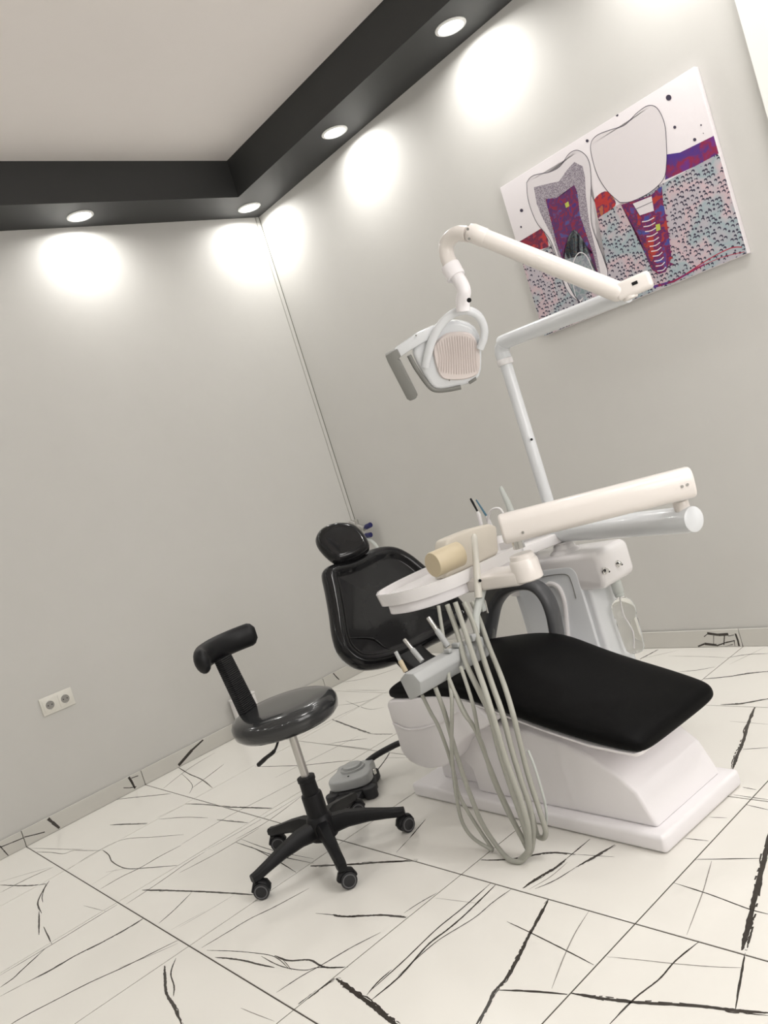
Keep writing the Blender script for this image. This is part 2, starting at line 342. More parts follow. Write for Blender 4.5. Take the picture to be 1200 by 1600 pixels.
# skirting: one tile per piece on each wall
BH = .08
bl = st('baseboard_left', M().box((0, RY, 0.001), (.004, -.0, BH - .004)), K['grout'])
br = st('baseboard_right', M().box((.004, -.004, 0.001), (RX, 0, BH - .004)), K['grout'])
def skirt(parent, a, b, veins, left):
    mb = M()
    if left: mb.box((.004, b + .0015, .001), (.012, a - .0015, BH), .0015, 1)
    else: mb.box((a + .0015, -.012, .001), (b - .0015, -.004, BH), .0015, 1)
    mb.m = [0] * len(mb.f)
    for hw, P in veins:
        W = [on(px, py, 0, .0123) if left else on(px, py, 1, -.0123) for px, py in P]
        if not (min(a, b) < (W[0].y if left else W[0].x) < max(a, b)): continue
        for p, q in zip(W[:-1], W[1:]):
            t = (q - p).normalized(); nn = t.cross(V((1, 0, 0)) if left else V((0, 1, 0)))
            w2 = hw * rnd.uniform(.6, 1.1)
            qq = [p + nn * hw, p - nn * hw, q - nn * w2, q + nn * w2]
            qq = [V((c.x, c.y, min(max(c.z, .003), BH - .002))) for c in qq]
            mb.add(qq, [[0, 1, 2, 3]], 1)
    obj('skirting_tile', mb, [K['base'], K['vein']], parent, 0)
LV = [(.008, [(317, 1155), (300, 1172), (279, 1196)]), (.008, [(75, 1279), (82, 1285), (93, 1294)]), (.006, [(201, 1214), (206, 1222), (211, 1232)]),
      (.0025, [(0, 1324), (20, 1316), (37, 1309)]), (.0025, [(38, 1308), (55, 1304), (70, 1300)]), (.003, [(0, 1322), (6, 1329), (13, 1337)]), (.002, [(193, 1231), (203, 1231), (213, 1229)]), (.002, [(205, 1216), (216, 1212)]),
      (.004, [(520, 1050), (525, 1057), (530, 1062)])]
RV = [(.006, [(1091, 1011), (1101, 1006), (1120, 1008)]), (.003, [(1120, 1009), (1134, 1004), (1148, 1001)]), (.006, [(1105, 989.5), (1122, 992), (1138, 991)]),
      (.002, [(1100, 995), (1106, 990)]), (.0016, [(1115, 993), (1115, 1008)]), (.0025, [(1132, 993), (1131, 1008)]), (.002, [(1132, 1011), (1145, 1007)]), (.0015, [(1138, 994), (1147, 992)]), (.0018, [(1147, 1000), (1149, 1012)]), (.004, [(1149, 990), (1153, 1001), (1155.5, 1012)])]
for i in range(len(YS) - 1): skirt(bl, YS[i] if i else -.012, YS[i + 1], LV, True)
for i in range(len(XS) - 1):
    if XS[i + 1] < 3.1: skirt(br, XS[i] if i else .012, XS[i + 1] - (.0 if i < 4 else -.06), RV, False)
# ---------------------------------------------------------------- downlights
def downlight(label, grp):
    r = thing('downlight', (0, 0, 0), label, 'ceiling light', grp)
    obj('ring', M().tube_prof(V((0, 0, 0)), V((0, 0, -1)), [(.034, -.02), (.066, -.001), (.071, .0), (.071, .004), (.066, .007), (.058, .0075), (.055, .003), (.034, .003)], 32), K['led_ring'], r)
    obj('diffuser', M().tube_prof(V((0, 0, 0)), V((0, 0, -1)), [(.0545, .0035), (.054, .0062), (.045, .0068)], 32), K['led'], r)
    ld = bpy.data.lights.new('lamp', 'AREA'); ld.shape = 'DISK'; ld.size = .10; ld.energy = LAMP_W; ld.spread = math.radians(168); ld.color = (1, .985, .955)
    lo = bpy.data.objects.new('lamp', ld); sc.collection.objects.link(lo); lo.parent = r; lo.location = (0, 0, -.009)
    return r
spots = [(.149, -1.23, 'lit round recessed downlight alone in the border over the left wall'), (.161, -.167, 'lit round recessed downlight in the corner of the dark border'),
         (1.071, -.163, 'lit round recessed downlight halfway along the border over the picture wall'), (1.981, -.176, 'lit round recessed downlight nearest the top edge, over the picture wall')]
hid = [(2.89, -.18), (3.8, -.18), (.155, -2.3), (.155, -3.37), (.155, -4.4), (RX - .16, -1.2), (RX - .16, -2.3), (RX - .16, -3.4), (RX - .16, -4.5), (1.1, RY + .16), (2.2, RY + .16), (3.3, RY + .16)]
d0 = downlight(spots[0][2], None)
for i, (x, y, l) in enumerate(spots):
    d = d0 if i == 0 else copy_tree(d0); d.location = (x, y, ZS); d['label'] = l
for x, y in hid:
    d = copy_tree(d0); d.location = (x, y, ZS); d['label'] = 'round recessed downlight in the border outside the photograph'; d['group'] = 'downlights outside the view'
pn = thing('fill_panel', (3.9, -1.15, ZC), 'square flush ceiling light added out of view to brighten the room', 'ceiling light')  # unseen fill panel, added for its light
obj('fill_panel_frame', M().box((3.6, -1.45, ZC - .02), (4.2, -.85, ZC), .004), K['led_ring'], pn)
ld = bpy.data.lights.new('fill_panel_lamp', 'AREA'); ld.shape = 'SQUARE'; ld.size = .56; ld.energy = FILL_PANEL_W; ld.color = (1, .97, .95)
lo = bpy.data.objects.new('fill_panel_lamp', ld); sc.collection.objects.link(lo); lo.parent = pn; lo.location = (0, 0, -.024)
obj('diffuser', M().box((3.62, -1.43, ZC - .0235), (4.18, -.87, ZC - .0195)), mat('fill_panel_diffuser', (1, 1, 1), .5, emit=((1, .98, .94), 4)), pn)
# ---------------------------------------------------------------- wall socket
sk = thing('wall_socket', (0, -2.085, .577), 'white double wall socket low on the left wall', 'socket')
obj('faceplate', M().box((0, -2.166, .533), (.010, -2.006, .621), .003), K['sock'], sk)
for yy in (-2.124, -2.048):
    fr = obj('socket_insert', M().box((.010, yy - .031, .546), (.0125, yy + .031, .608), .0015), K['sock'], sk)
    obj('socket_well', M().tube_prof(V((.0125, yy, .577)), V((1, 0, 0)), [(.0205, .0), (.0205, .0012), (.0195, .0012), (.019, .0003)], 24), K['sockhole'], fr)
    for q in (-.0095, .0095): obj('contact_hole', M().cyl((.0122, yy + q, .577), (.0136, yy + q, .577), .0028, n=10), K['black'], fr)
    for z_ in (.554, .595): obj('earth_clip', M().box((.0125, yy - .003, z_), (.0145, yy + .003, z_ + .005)), K['steel'], fr)
# ---------------------------------------------------------------- picture
def A(cx, cy, lift):                               # coordinates of an enlarged view of the picture -> canvas plane
    q = on(760 + cx * 440 / 1200, 80 + cy * 460 / 1255, 1, -.032); q.y -= lift; return q
AX0, AX1, AZ0, AZ1 = 1.853, 2.855, 1.556, 2.268
q0 = on(850, 525, 1, -.032); q1 = on(1167, 397, 1, -.032); q2 = on(1087, 107, 1, -.032); q3 = on(780, 290, 1, -.032)
AX0 = (q0.x + q3.x) / 2; AX1 = (q1.x + q2.x) / 2; AZ0 = (q0.z + q1.z) / 2; AZ1 = (q2.z + q3.z) / 2
art = thing('picture_canvas', ((AX0 + AX1) / 2, 0, AZ0), 'frameless canvas print of a cut-away tooth and implant on the right wall', 'picture')
K['canvas'] = mat('white_canvas', (.74, .70, .715), .6, noise=.01, bump=.2, bscale=900)
obj('canvas', M().box((AX0, -.032, AZ0), (AX1, 0, AZ1), .003), K['canvas'], art)
def pmat(name, stops, scale=25, vor=None, rough=.6):
    m = bpy.data.materials.new(name); m.use_nodes = True; nt = m.node_tree; b = nt.nodes['Principled BSDF']; b.inputs['Roughness'].default_value = rough
    tc = nt.nodes.new('ShaderNodeTexCoord'); nz = nt.nodes.new('ShaderNodeTexNoise'); nz.inputs['Scale'].default_value = scale; nz.inputs['Detail'].default_value = 3
    cr = nt.nodes.new('ShaderNodeValToRGB'); nt.links.new(tc.outputs['Object'], nz.inputs['Vector']); nt.links.new(nz.outputs['Fac'], cr.inputs[0])
    el = cr.color_ramp.elements
    for k, (p, c) in enumerate(stops):
        e = el[k] if k < 2 else el.new(p)
        e.position = p; e.color = (*c, 1)
    out = cr.outputs[0]
    if vor:
        vo = nt.nodes.new('ShaderNodeTexVoronoi'); vo.inputs['Scale'].default_value = vor; vo.inputs['Randomness'].default_value = .55
        v2 = nt.nodes.new('ShaderNodeTexVoronoi'); v2.inputs['Scale'].default_value = vor; v2.inputs['Randomness'].default_value = .55
        mp = nt.nodes.new('ShaderNodeMapping'); mp.inputs['Location'].default_value = (.0022, 0, .0040)
        nt.links.new(tc.outputs['Object'], vo.inputs['Vector']); nt.links.new(tc.outputs['Object'], mp.inputs['Vector']); nt.links.new(mp.outputs[0], v2.inputs['Vector'])
        c1 = nt.nodes.new('ShaderNodeMath'); c1.operation = 'LESS_THAN'; c1.inputs[1].default_value = .46
        c2 = nt.nodes.new('ShaderNodeMath'); c2.operation = 'GREATER_THAN'; c2.inputs[1].default_value = .38
        nt.links.new(vo.outputs['Distance'], c1.inputs[0]); nt.links.new(v2.outputs['Distance'], c2.inputs[0])
        mu = nt.nodes.new('ShaderNodeMath'); mu.operation = 'MULTIPLY'; nt.links.new(c1.outputs[0], mu.inputs[0]); nt.links.new(c2.outputs[0], mu.inputs[1])
        mx = nt.nodes.new('ShaderNodeMix'); mx.data_type = 'RGBA'; nt.links.new(mu.outputs[0], mx.inputs[0]); nt.links.new(out, mx.inputs[6]); mx.inputs[7].default_value = (.035, .03, .06, 1); out = mx.outputs[2]
    nt.links.new(out, b.inputs['Base Color']); return m
K['bone'] = pmat('print_bone', [(.38, (.42, .40, .44)), (.46, (.32, .40, .43)), (.5, (.43, .43, .46)), (.56, (.56, .42, .45)), (.62, (.46, .42, .46))], 6, 60)
K['gumr'] = pmat('print_red_gum', [(.4, (.40, .02, .03)), (.5, (.45, .03, .02)), (.58, (.10, .01, .08)), (.62, (.42, .12, .05))], 26)
K['gump'] = pmat('print_purple_gum', [(.38, (.06, .02, .22)), (.48, (.09, .02, .18)), (.56, (.25, .01, .05)), (.64, (.14, .02, .20))], 14)
K['gumd'] = pmat('print_dark_red_gum', [(.4, (.25, .01, .03)), (.5, (.10, .01, .05)), (.6, (.45, .03, .03))], 24)
K['pulp'] = pmat('print_pulp', [(.36, (.06, .07, .26)), (.43, (.16, .01, .06)), (.5, (.06, .02, .13)), (.57, (.24, .01, .03)), (.64, (.06, .02, .18))], 22)
K['imp'] = pmat('print_implant_thread', [(.38, (.05, .06, .28)), (.46, (.22, .01, .05)), (.52, (.07, .01, .12)), (.60, (.38, .03, .02))], 22)
K['dent'] = pmat('print_dentine', [(.42, (.16, .13, .17)), (.5, (.52, .48, .52)), (.58, (.20, .17, .21))], 150)
K['ink'] = mat('print_ink', (.05, .04, .07), .6); K['pwhite'] = mat('print_white', (.72, .68, .70), .6)
K['root'] = pmat('print_root', [(.42, (.20, .26, .27)), (.5, (.34, .36, .38)), (.6, (.22, .24, .28))], 40)
K['redink'] = mat('print_red_ink', (.40, .02, .05), .6); K['yel'] = mat('print_yellow', (.45, .5, .08), .6)
def face(name, pts, lift, m_, smooth_n=0):
    P = [A(x, y, lift) for x, y in pts]
    if smooth_n: P = loop(P, smooth_n)
    P = [V((min(max(p.x, AX0 + .001), AX1 - .001), p.y, min(max(p.z, AZ0 + .001), AZ1 - .001))) for p in P]
    bm = bmesh.new(); f = bm.faces.new([bm.verts.new(p) for p in P]); bmesh.ops.triangulate(bm, faces=[f])
    bm.normal_update()
    if bm.faces[0:] and sum((f.normal.y * f.calc_area() for f in bm.faces)) > 0: bmesh.ops.reverse_faces(bm, faces=bm.faces[:])
    return M().bm(bm)
def line(pts, hw, lift, n=8):
    W = bez([A(x, y, lift) for x, y in pts], n); mb = M()
    for i in range(len(W) - 1):
        a, b = W[i], W[i + 1]; t = (b - a).normalized(); nn = t.cross(V((0, 1, 0)))
        mb.add([a + nn * hw, a - nn * hw, b - nn * hw, b + nn * hw], [[0, 3, 2, 1]])
    return mb
def pr(name, mbs, m_):
    mb = M()
    for x in mbs: mb.v, mb.f, mb.m = mb.v + x.v, mb.f + [[i + len(mb.v) for i in f] for f in x.f], mb.m + x.m
    me = obj(name, mb, m_, art, 0)
pr('bone_print', [face('', [(150, 900), (270, 840), (460, 720), (560, 655), (760, 560), (984, 438), (1010, 440), (1130, 870), (1110, 900), (700, 1040), (245, 1240), (190, 1105)], .0004, 0)], K['bone'])
pr('gum_print', [face('', [(135, 815), (235, 755), (262, 800), (265, 835), (205, 852)], .0007, 0)], K['gumd'])
pr('gum_print', [face('', [(452, 650), (480, 610), (515, 598), (545, 630), (548, 660), (500, 695), (455, 716)], .0007, 0, 3)], K['gumr'])
pr('gum_print', [face('', [(770, 440), (825, 432), (900, 395), (985, 352), (1005, 428), (890, 490), (770, 545), (762, 548)], .0007, 0)], K['gump'])
pr('tooth_print', [face('', [(172, 560), (200, 530), (270, 515), (315, 490), (350, 440), (385, 422), (420, 440), (440, 480), (447, 560), (445, 640), (450, 740), (480, 830), (515, 920), (515, 985), (480, 1000), (450, 975), (420, 1010), (400, 1070), (340, 1010), (310, 900), (270, 800), (215, 720), (185, 650)], .0010, 0, 3)], K['pwhite'])
pr('tooth_outline', [line([(172, 560), (200, 530), (270, 515), (315, 490), (350, 440), (385, 422), (420, 440), (440, 480), (447, 560), (445, 640), (450, 740), (480, 830), (515, 920), (515, 985)], .0012, .0013), line([(172, 560), (180, 640), (215, 730), (270, 800), (300, 880), (325, 980), (360, 1040), (400, 1070)], .0012, .0013), line([(245, 770), (280, 840), (300, 920), (340, 1010)], .0010, .0013)], K['ink'])
pr('dentine_print', [face('', [(203, 580), (250, 568), (310, 555), (345, 505), (375, 472), (410, 490), (420, 530), (425, 620), (440, 740), (470, 860), (490, 960), (470, 960), (430, 830), (400, 700), (370, 600), (260, 640), (290, 740), (320, 850), (335, 930), (310, 880), (280, 790), (235, 700), (215, 650)], .0013, 0)], K['dent'])
pr('pulp_print', [face('', [(253, 630), (300, 625), (345, 600), (375, 570), (388, 600), (400, 700), (430, 790), (455, 860), (480, 960), (440, 900), (405, 810), (370, 760), (345, 790), (325, 890), (300, 820), (280, 740), (265, 680)], .0016, 0)], K['pulp'])
pr('root_print', [face('', [(375, 760), (410, 800), (440, 870), (475, 960), (465, 985), (400, 1060), (370, 1030), (335, 920), (345, 810)], .0016, 0, 3)], K['root'])
for q in (([(375, 960), (372, 900), (395, 860), (425, 870), (450, 920), (462, 960)], .0022), ([(475, 830), (495, 900), (505, 985)], .002), ([(385, 1060), (370, 990), (368, 940)], .0016)): pr('root_canal_print', [line(q[0], q[1], .0019)], K['pwhite'])
pr('root_line', [line([(345, 800), (375, 762), (410, 800), (450, 880), (478, 960)], .0012, .0019)], K['ink'])
pr('root_line', [line([(328, 850), (335, 950), (370, 1030), (398, 1068)], .0018, .0019)], K['ink'])
pr('yellow_spot', [face('', [(335, 650), (350, 640), (355, 660), (340, 668)], .0019, 0)], K['yel']); pr('yellow_spot', [face('', [(722, 740), (740, 735), (744, 760), (726, 768)], .0022, 0)], K['yel'])
pr('crown_print', [face('', [(445, 400), (470, 360), (530, 335), (590, 315), (640, 265), (690, 232), (730, 245), (760, 310), (768, 400), (768, 480), (755, 545), (700, 600), (620, 640), (570, 645), (520, 600), (480, 540), (455, 470)], .0013, 0, 3)], K['canvas'])
pr('crown_outline', [line([(570, 645), (520, 600), (480, 540), (455, 470), (445, 400), (470, 360), (530, 335), (590, 315), (640, 265), (690, 232), (730, 245), (760, 310), (768, 400), (768, 480), (755, 545), (700, 600), (620, 640), (570, 645)], .0012, .0016)], K['ink'])
pr('implant_print', [face('', [(575, 655), (700, 615), (748, 575), (755, 650), (765, 700), (780, 800), (790, 880), (765, 940), (735, 950), (705, 930), (680, 870), (650, 790), (610, 720)], .0016, 0)], K['imp'])
pr('implant_collar_print', [face('', [(625, 650), (705, 618), (715, 680), (655, 700)], .0019, 0)], K['pwhite'])
thr = []
for k in range(11):
    yy = 715 + k * 21; xx = 664 + k * 6.5; thr.append(line([(xx, yy + 12), (xx + 25, yy + 8), (xx + 52 - k * 1.5, yy - 6)], .0019, .0019, 3))
pr('thread_print', thr, K['pwhite'])
thr = []
for k in range(10):
    yy = 690 + k * 24; xx = 600 + k * 9.5; thr.append(line([(xx + 12, yy), (xx + 34, yy + 8), (xx + 30, yy + 20), (xx + 14, yy + 14)], .0010, .0019, 3))
pr('thread_lines', thr + [line([(625, 652), (655, 702)], .001, .0022, 2), line([(640, 672), (712, 640)], .001, .0022, 2)], K['ink'])
thr = []
for k in range(9):
    yy = 690 + k * 26; xx = 768 + k * 3; thr.append(face('', [(xx - 14, yy), (xx + 8, yy + 9), (xx - 10, yy + 20)], .0012, 0))
pr('thread_teeth', thr, K['imp'])
def dot(cx, cy, r): return face('', [(cx + r * math.cos(a * .785), cy + r * 1.05 * math.sin(a * .785)) for a in range(8)], .0007, 0, 2)
for d in ((777, 198, 12), (803, 324, 6.5), (888, 377, 7), (557, 272, 6), (430, 382, 6.5), (150, 679, 7), (148, 749, 4), (915, 315, 3.5), (925, 350, 2)): pr('ink_dot', [dot(*d)], K['ink'])
pr('wave_print', [face('', [(708, 1000), (800, 975), (880, 930), (930, 905), (930, 912), (870, 945), (800, 985), (715, 1010)], .0008, 0)], K['gump'])
pr('wave_line', [line([(850, 950), (950, 885), (1040, 840), (1090, 835)], .0018, .001), line([(790, 985), (900, 925), (1000, 880), (1100, 855)], .0012, .001)], K['redink'])
# ---------------------------------------------------------------- dental chair
CO = V((2.925, -1.334, 0)); CA = V((-.9989, .0465, 0)); CS = V((-.0465, -.9989, 0))
def CH(u, v, z): return CO + CA * u + CS * v + V((0, 0, z))
chair = thing('dental_chair', CH(.55, 0, 0), 'black padded reclining dental chair on a white moulded base', 'dental chair')
pl = M(); pl.prism([CH(0, -.2, 0.001), CH(1.10, -.2, 0.001), CH(1.10, .2, 0.001), CH(0, .2, 0.001)], (0, 0, .05), .012, 3)
obj('plinth', pl, K['lav'], chair)
hp = [(.035, .05), (.05, .09), (.075, .15), (.12, .19), (.20, .235), (.30, .27), (.42, .295), (.55, .308), (.70, .305), (.80, .29), (.80, .17), (.76, .13), (.76, .05)]
hm = M().prism([CH(u, .165, z) for u, z in hp], CS * -.33, .012, 3)
obj('base_cover', hm, K['lav'], chair)
obj('base_step', M().prism([CH(u, .12, z) for u, z in ((.7, .05), (1.0, .05), (.99, .12), (.9, .2), (.7, .24))], CS * -.24, .01), K['lav'], chair)
# seat and leg cushion: cross sections along u
st_u = [(-.012, .160, .288, .305), (-.006, .185, .276, .322), (.015, .200, .274, .336), (.06, .206, .280, .350), (.15, .218, .295, .372), (.30, .226, .330, .407), (.42, .234, .365, .443), (.50, .242, .392, .468), (.58, .248, .412, .482), (.68, .250, .418, .484), (.80, .250, .412, .474), (.92, .250, .402, .462), (.99, .246, .396, .456), (1.02, .23, .40, .445)]
mb = M(); N = 20; vs_ = []; fs = []
for u, hw, z0, z1 in st_u:
    for j in range(N):
        a = 2 * math.pi * (j + .5) / N; cx = math.copysign(abs(math.cos(a)) ** .42, math.cos(a)); sz_ = math.copysign(abs(math.sin(a)) ** .6, math.sin(a))
        dip = .008 * math.cos(cx * 3.1) if sz_ > .5 and .1 < u < .95 else 0
        vs_.append(CH(u, cx * hw, (z0 + z1) / 2 + sz_ * (z1 - z0) / 2 - (dip if abs(cx) < .5 else 0)))
for i in range(len(st_u) - 1):
    for j in range(N): fs.append([i * N + j, i * N + (j + 1) % N, (i + 1) * N + (j + 1) % N, (i + 1) * N + j])
fs += [list(range(N)), [(len(st_u) - 1) * N + j for j in range(N)]]
mb.add(vs_, fs); cush = obj('seat_cushion', mb, K['matte'], chair, 60)
cush.modifiers.new('smooth', 'SUBSURF').levels = 1; cush.modifiers['smooth'].render_levels = 2
# white shell strip under the cushion and the hip cover
mb = M(); vs_ = []; fs = []
for k, (u, hw, z0, z1) in enumerate(st_u[1:-1]):
    for v in (-hw * .985, hw * .985):
        vs_ += [CH(u + (.006 if k == 0 else 0), v * .985, z0 + .009), CH(u + (.010 if k == 0 else 0), v * .955, z0 - .002)]
for i in range(len(st_u) - 3):
    a = i * 4; b = a + 4
    fs += [[a, a + 1, b + 1, b], [a + 2, b + 2, b + 3, a + 3], [a + 1, a + 3, b + 3, b + 1], [a, b, b + 2, a + 2]]
n_ = (len(st_u) - 3) * 4; fs += [[0, 2, 3, 1], [n_, n_ + 1, n_ + 3, n_ + 2]]
mb.add(vs_, fs); obj('underside_shell', mb, K['lav'], chair, 50)
hip = [(605, 1096), (607, 1112), (613, 1132), (620, 1150), (626, 1172), (640, 1190), (665, 1201), (690, 1199), (703, 1190), (712, 1172), (724, 1156), (745, 1143), (760, 1136), (765, 1124), (735, 1098), (715, 1090), (690, 1087), (660, 1090), (630, 1094)]
P = loop([on(px, py, 1, -1.545) for px, py in hip], 2)
obj('hip_cover', M().prism(P, CS * -.49, .012, 3), K['lav'], chair)
obj('hip_cover_ridge', M().tube(bez([on(px, py, 1, -1.549) for px, py in ((614, 1130), (640, 1140), (680, 1132), (715, 1112))], 5), .0035, 8), K['lav'], chair)
# backrest
Lv = V((-.18, 0, .42)).normalized(); BN = CS.cross(Lv).normalized()
if BN.x < 0: BN = -BN
bc = V((1.76, -1.28, .55))
bo = [(195, 460), (215, 425), (260, 405), (330, 390), (420, 350), (480, 318), (560, 298), (640, 305), (720, 345), (790, 400), (880, 480), (980, 570), (1060, 660), (1085, 720), (1060, 780), (960, 850), (860, 900), (760, 960), (640, 1010), (540, 1038), (430, 1042), (350, 1000), (290, 930), (258, 830), (240, 700), (215, 560)]
P = loop([onp(460 + x / 4, 780 + y / 4, bc, BN) for x, y in bo], 3)
bk = obj('backrest', M().pillow(P, BN, [(0.0, -.045), (-.006, -.03), (-.006, -.012), (.0, .004), (.012, .016), (.028, .018), (.042, .008), (.05, 0), (.058, -.002), (.12, -.006), (.2, -.010), (.27, -.008)], .065), K['vinyl'], chair, 70)
obj('backrest_shell', M().pillow([p - BN * .066 for p in P], BN, [(.02, 0), (.03, .004)], .02), K['cool'], chair, 50)
# lumbar pad printed as a low raised panel
lp = [(300, 870), (480, 868), (560, 920), (620, 950), (540, 985), (420, 985), (340, 940)]
obj('lumbar_seam', M().tube(bez([onp(460 + x / 4, 780 + y / 4, bc - BN * .001, BN) for x, y in lp[:4]], 6), .0022, 6), K['vinyl2'], chair)
hn = (BN + V((.15, -.25, .35))).normalized(); hc = V((1.62, -1.29, .95))
ho = [(140, 230), (170, 185), (230, 155), (300, 147), (370, 160), (420, 200), (455, 250), (468, 300), (420, 340), (360, 370), (300, 388), (260, 385), (200, 340), (150, 280)]
P = loop([onp(460 + x / 4, 780 + y / 4, hc, hn) for x, y in ho], 3)
obj('headrest', M().pillow(P, hn, [(.0, -.03), (-.003, -.018), (.0, .0), (.008, .012), (.018, .018), (.05, .0185), (.09, .017), (.15, .015), (.22, .014)], .05, .018), K['vinyl'], chair, 70)
hp0 = onp(560, 885, bc, BN) - BN * .075
obj('headrest_stem', M().tube([hp0 + Lv * .06, hp0 - Lv * .10 - BN * .01], .016, 12, flat=1.6), K['steel'], chair)
obj('back_hinge', M().prism([CH(.90, -.06, .33), CH(1.06, -.06, .36), CH(1.20, -.06, .50), CH(1.20, -.06, .56), CH(1.08, -.06, .46), CH(.90, -.06, .395)], CS * .12, .008), K['black'], chair)
# far armrest loop
ap = [(764, 1000), (768, 975), (775, 945), (790, 924), (812, 914), (835, 915), (852, 930), (863, 955), (869, 985), (873, 1010)]
obj('armrest', M().tube(bez([on(px, py, 1, -1.03) for px, py in ap], 6), [.020] * 55, 14, flat=1.7, ref=(1, 0, 0)), K['agrey'], chair, 60)
obj('armrest_bracket', M().prism([on(px, py, 1, -1.045) for px, py in ((748, 996), (750, 930), (764, 912), (790, 906), (800, 914), (782, 930), (772, 956), (768, 1000))], (0, .02, 0), .004), K['mid'], chair)
# ---------------------------------------------------------------- side unit (water cabinet)
su = thing('cuspidor_cabinet', (2.2, -.76, .13), 'white plastic cuspidor cabinet behind the chair, between armrest and wall', 'cabinet')
def rprism(x0, x1, z0, z1, y0, y1, r, slant=0): 
    pts = []
    for cx, cz, a0 in ((x1 - r, z1 - r, 0), (x0 + r, z1 - r, 90), (x0 + r, z0 + r, 180), (x1 - r, z0 + r, 270)):
        for k in range(5):
            a = math.radians(a0 + k * 22.5); pts.append(V((cx + r * math.cos(a) + slant * (cz - z1), y0, cz + r * math.sin(a))))
    return pts
obj('lower_body', M().prism(rprism(1.99, 2.365, .13, .62, -.845, 0, .03), (0, .15, 0), .015, 3), K['cool'], su)
obj('head_body', M().prism(rprism(1.96, 2.445, .545, .685, -.855, 0, .03), (0, .20, 0), .02, 3), K['white'], su)
obj('front_panel', M().prism(rprism(2.03, 2.335, .16, .645, -.858, 0, .035), (0, .02, 0), .006, 2), K['cool'], su)
pp = [(851, 916), (860, 912), (872, 917), (880, 933), (884, 955), (888, 1000)]
obj('panel_ridge', M().tube(bez([on(px, py, 1, -.862) for px, py in pp], 6), .009, 10), K['white'], su)
obj('panel_seam', M().tube(bez([on(px, py, 1, -.8585) for px, py in ((835, 905), (860, 899), (885, 898), (893, 910), (900, 935))], 6), .0018, 6), K['mgrey'], su)
for px, py in ((944, 892), (964, 881)):
    c = on(px, py, 0, 2.445)
    kb = obj('regulator_knob', M().tube_prof(c, V((1, 0, 0)), [(.013, 0), (.013, .004), (.009, .005), (.009, .014), (.007, .016)], 16), K['chrome'], su)
    obj('knob_lever', M().tube([c + V((.012, -.012, .006)), c + V((.012, .012, -.008))], .0035, 8), K['black'], kb)
obj('arm_pivot', M().tube_prof(V((2.243, -.768, .684)), V((0, 0, 1)), [(.062, 0), (.058, .008), (.044, .016), (.040, .03), (.034, .036), (.033, .042)], 28), K['white'], su)
obj('cuspidor_bowl', M().tube_prof(V((2.06, -.76, .69)), V((0, 0, 1)), [(.035, 0), (.035, .02), (.06, .035), (.085, .07), (.088, .08), (.08, .08), (.055, .045), (.02, .03)], 28), K['white'], su)
obj('bowl_rim', M().tube_prof(V((2.06, -.76, .771)), V((0, 0, 1)), [(.086, 0), (.09, .002), (.088, .006), (.08, .006)], 28), K['white'], su)
def tip(px, py, y): return on(px, py, 1, y)
obj('cup_filler', M().tube([tip(782, 760, -.72), tip(784, 766, -.72), tip(793, 785, -.72), tip(801, 805, -.72), tip(812, 838, -.72)], [.006, .010, .013, .016, .018], 14), K['frost'], su)
obj('rinse_spout', M().tube(bez([tip(764, 830, -.78), tip(763, 808, -.78), tip(768, 797, -.78), tip(777, 794, -.78), tip(784, 798, -.78), tip(788, 810, -.78)], 5), .005, 10), K['white'], su)
obj('bottle_socket', M().tube_prof(V((2.415, -.755, .50)), V((0, 0, 1)), [(.018, 0), (.02, .005), (.02, .045), (.016, .05)], 20), K['frost'], su)
# column that carries the cabinet on the chair
obj('support_bracket', M().box((2.08, -1.1, .18), (2.28, -.84, .25), .01), K['cool'], su)
# instruments at the cabinet
i1 = thing('suction_nozzle', tip(748, 815, -.78), 'thin instrument with a black tip standing behind the instrument tray', 'dental instrument')
obj('tip', M().tube([tip(735, 779, -.78), tip(738, 784, -.78), tip(746, 799, -.78)], [.004, .005, .004], 8), K['black'], i1)
obj('handle', M().tube([tip(746, 799, -.78), tip(748, 804, -.78), tip(755, 834, -.78)], [.005, .009, .009], 10), K['white'], i1)
i2 = thing('suction_nozzle', tip(765, 818, -.76), 'thin instrument with a blue shaft beside the cup filler tube', 'dental instrument')
obj('tip', M().tube([tip(744, 781, -.76), tip(760, 806, -.76)], [.003, .0045], 8), K['lblue'], i2)
obj('handle', M().tube([tip(760, 806, -.76), tip(774, 836, -.76)], [.007, .008], 10), K['white'], i2)
# water bottle
wb = thing('water_bottle', (2.425, -.755, .27), 'clear plastic water bottle hanging under the cabinet knobs', 'bottle')
obj('bottle_body', M().tube_prof(V((2.415, -.755, .50)), V((0, 0, -1)), [(.014, 0), (.016, .018), (.036, .035), (.042, .05), (.042, .085), (.038, .09), (.038, .10), (.040, .11), (.038, .17), (.034, .215), (.024, .228), (.008, .222)], 28), K['clear'], wb, 40)
obj('dip_tube', M().tube(bez([V((2.415, -.755, .49)), V((2.41, -.757, .42)), V((2.42, -.75, .35)), V((2.41, -.755, .29))], 5), .0028, 8), K['white'], wb)
obj('bottle_cap', M().tube_prof(V((2.415, -.755, .505)), V((0, 0, -1)), [(.017, 0), (.0175, .003), (.0175, .014), (.016, .016)], 20), K['frost'], wb)
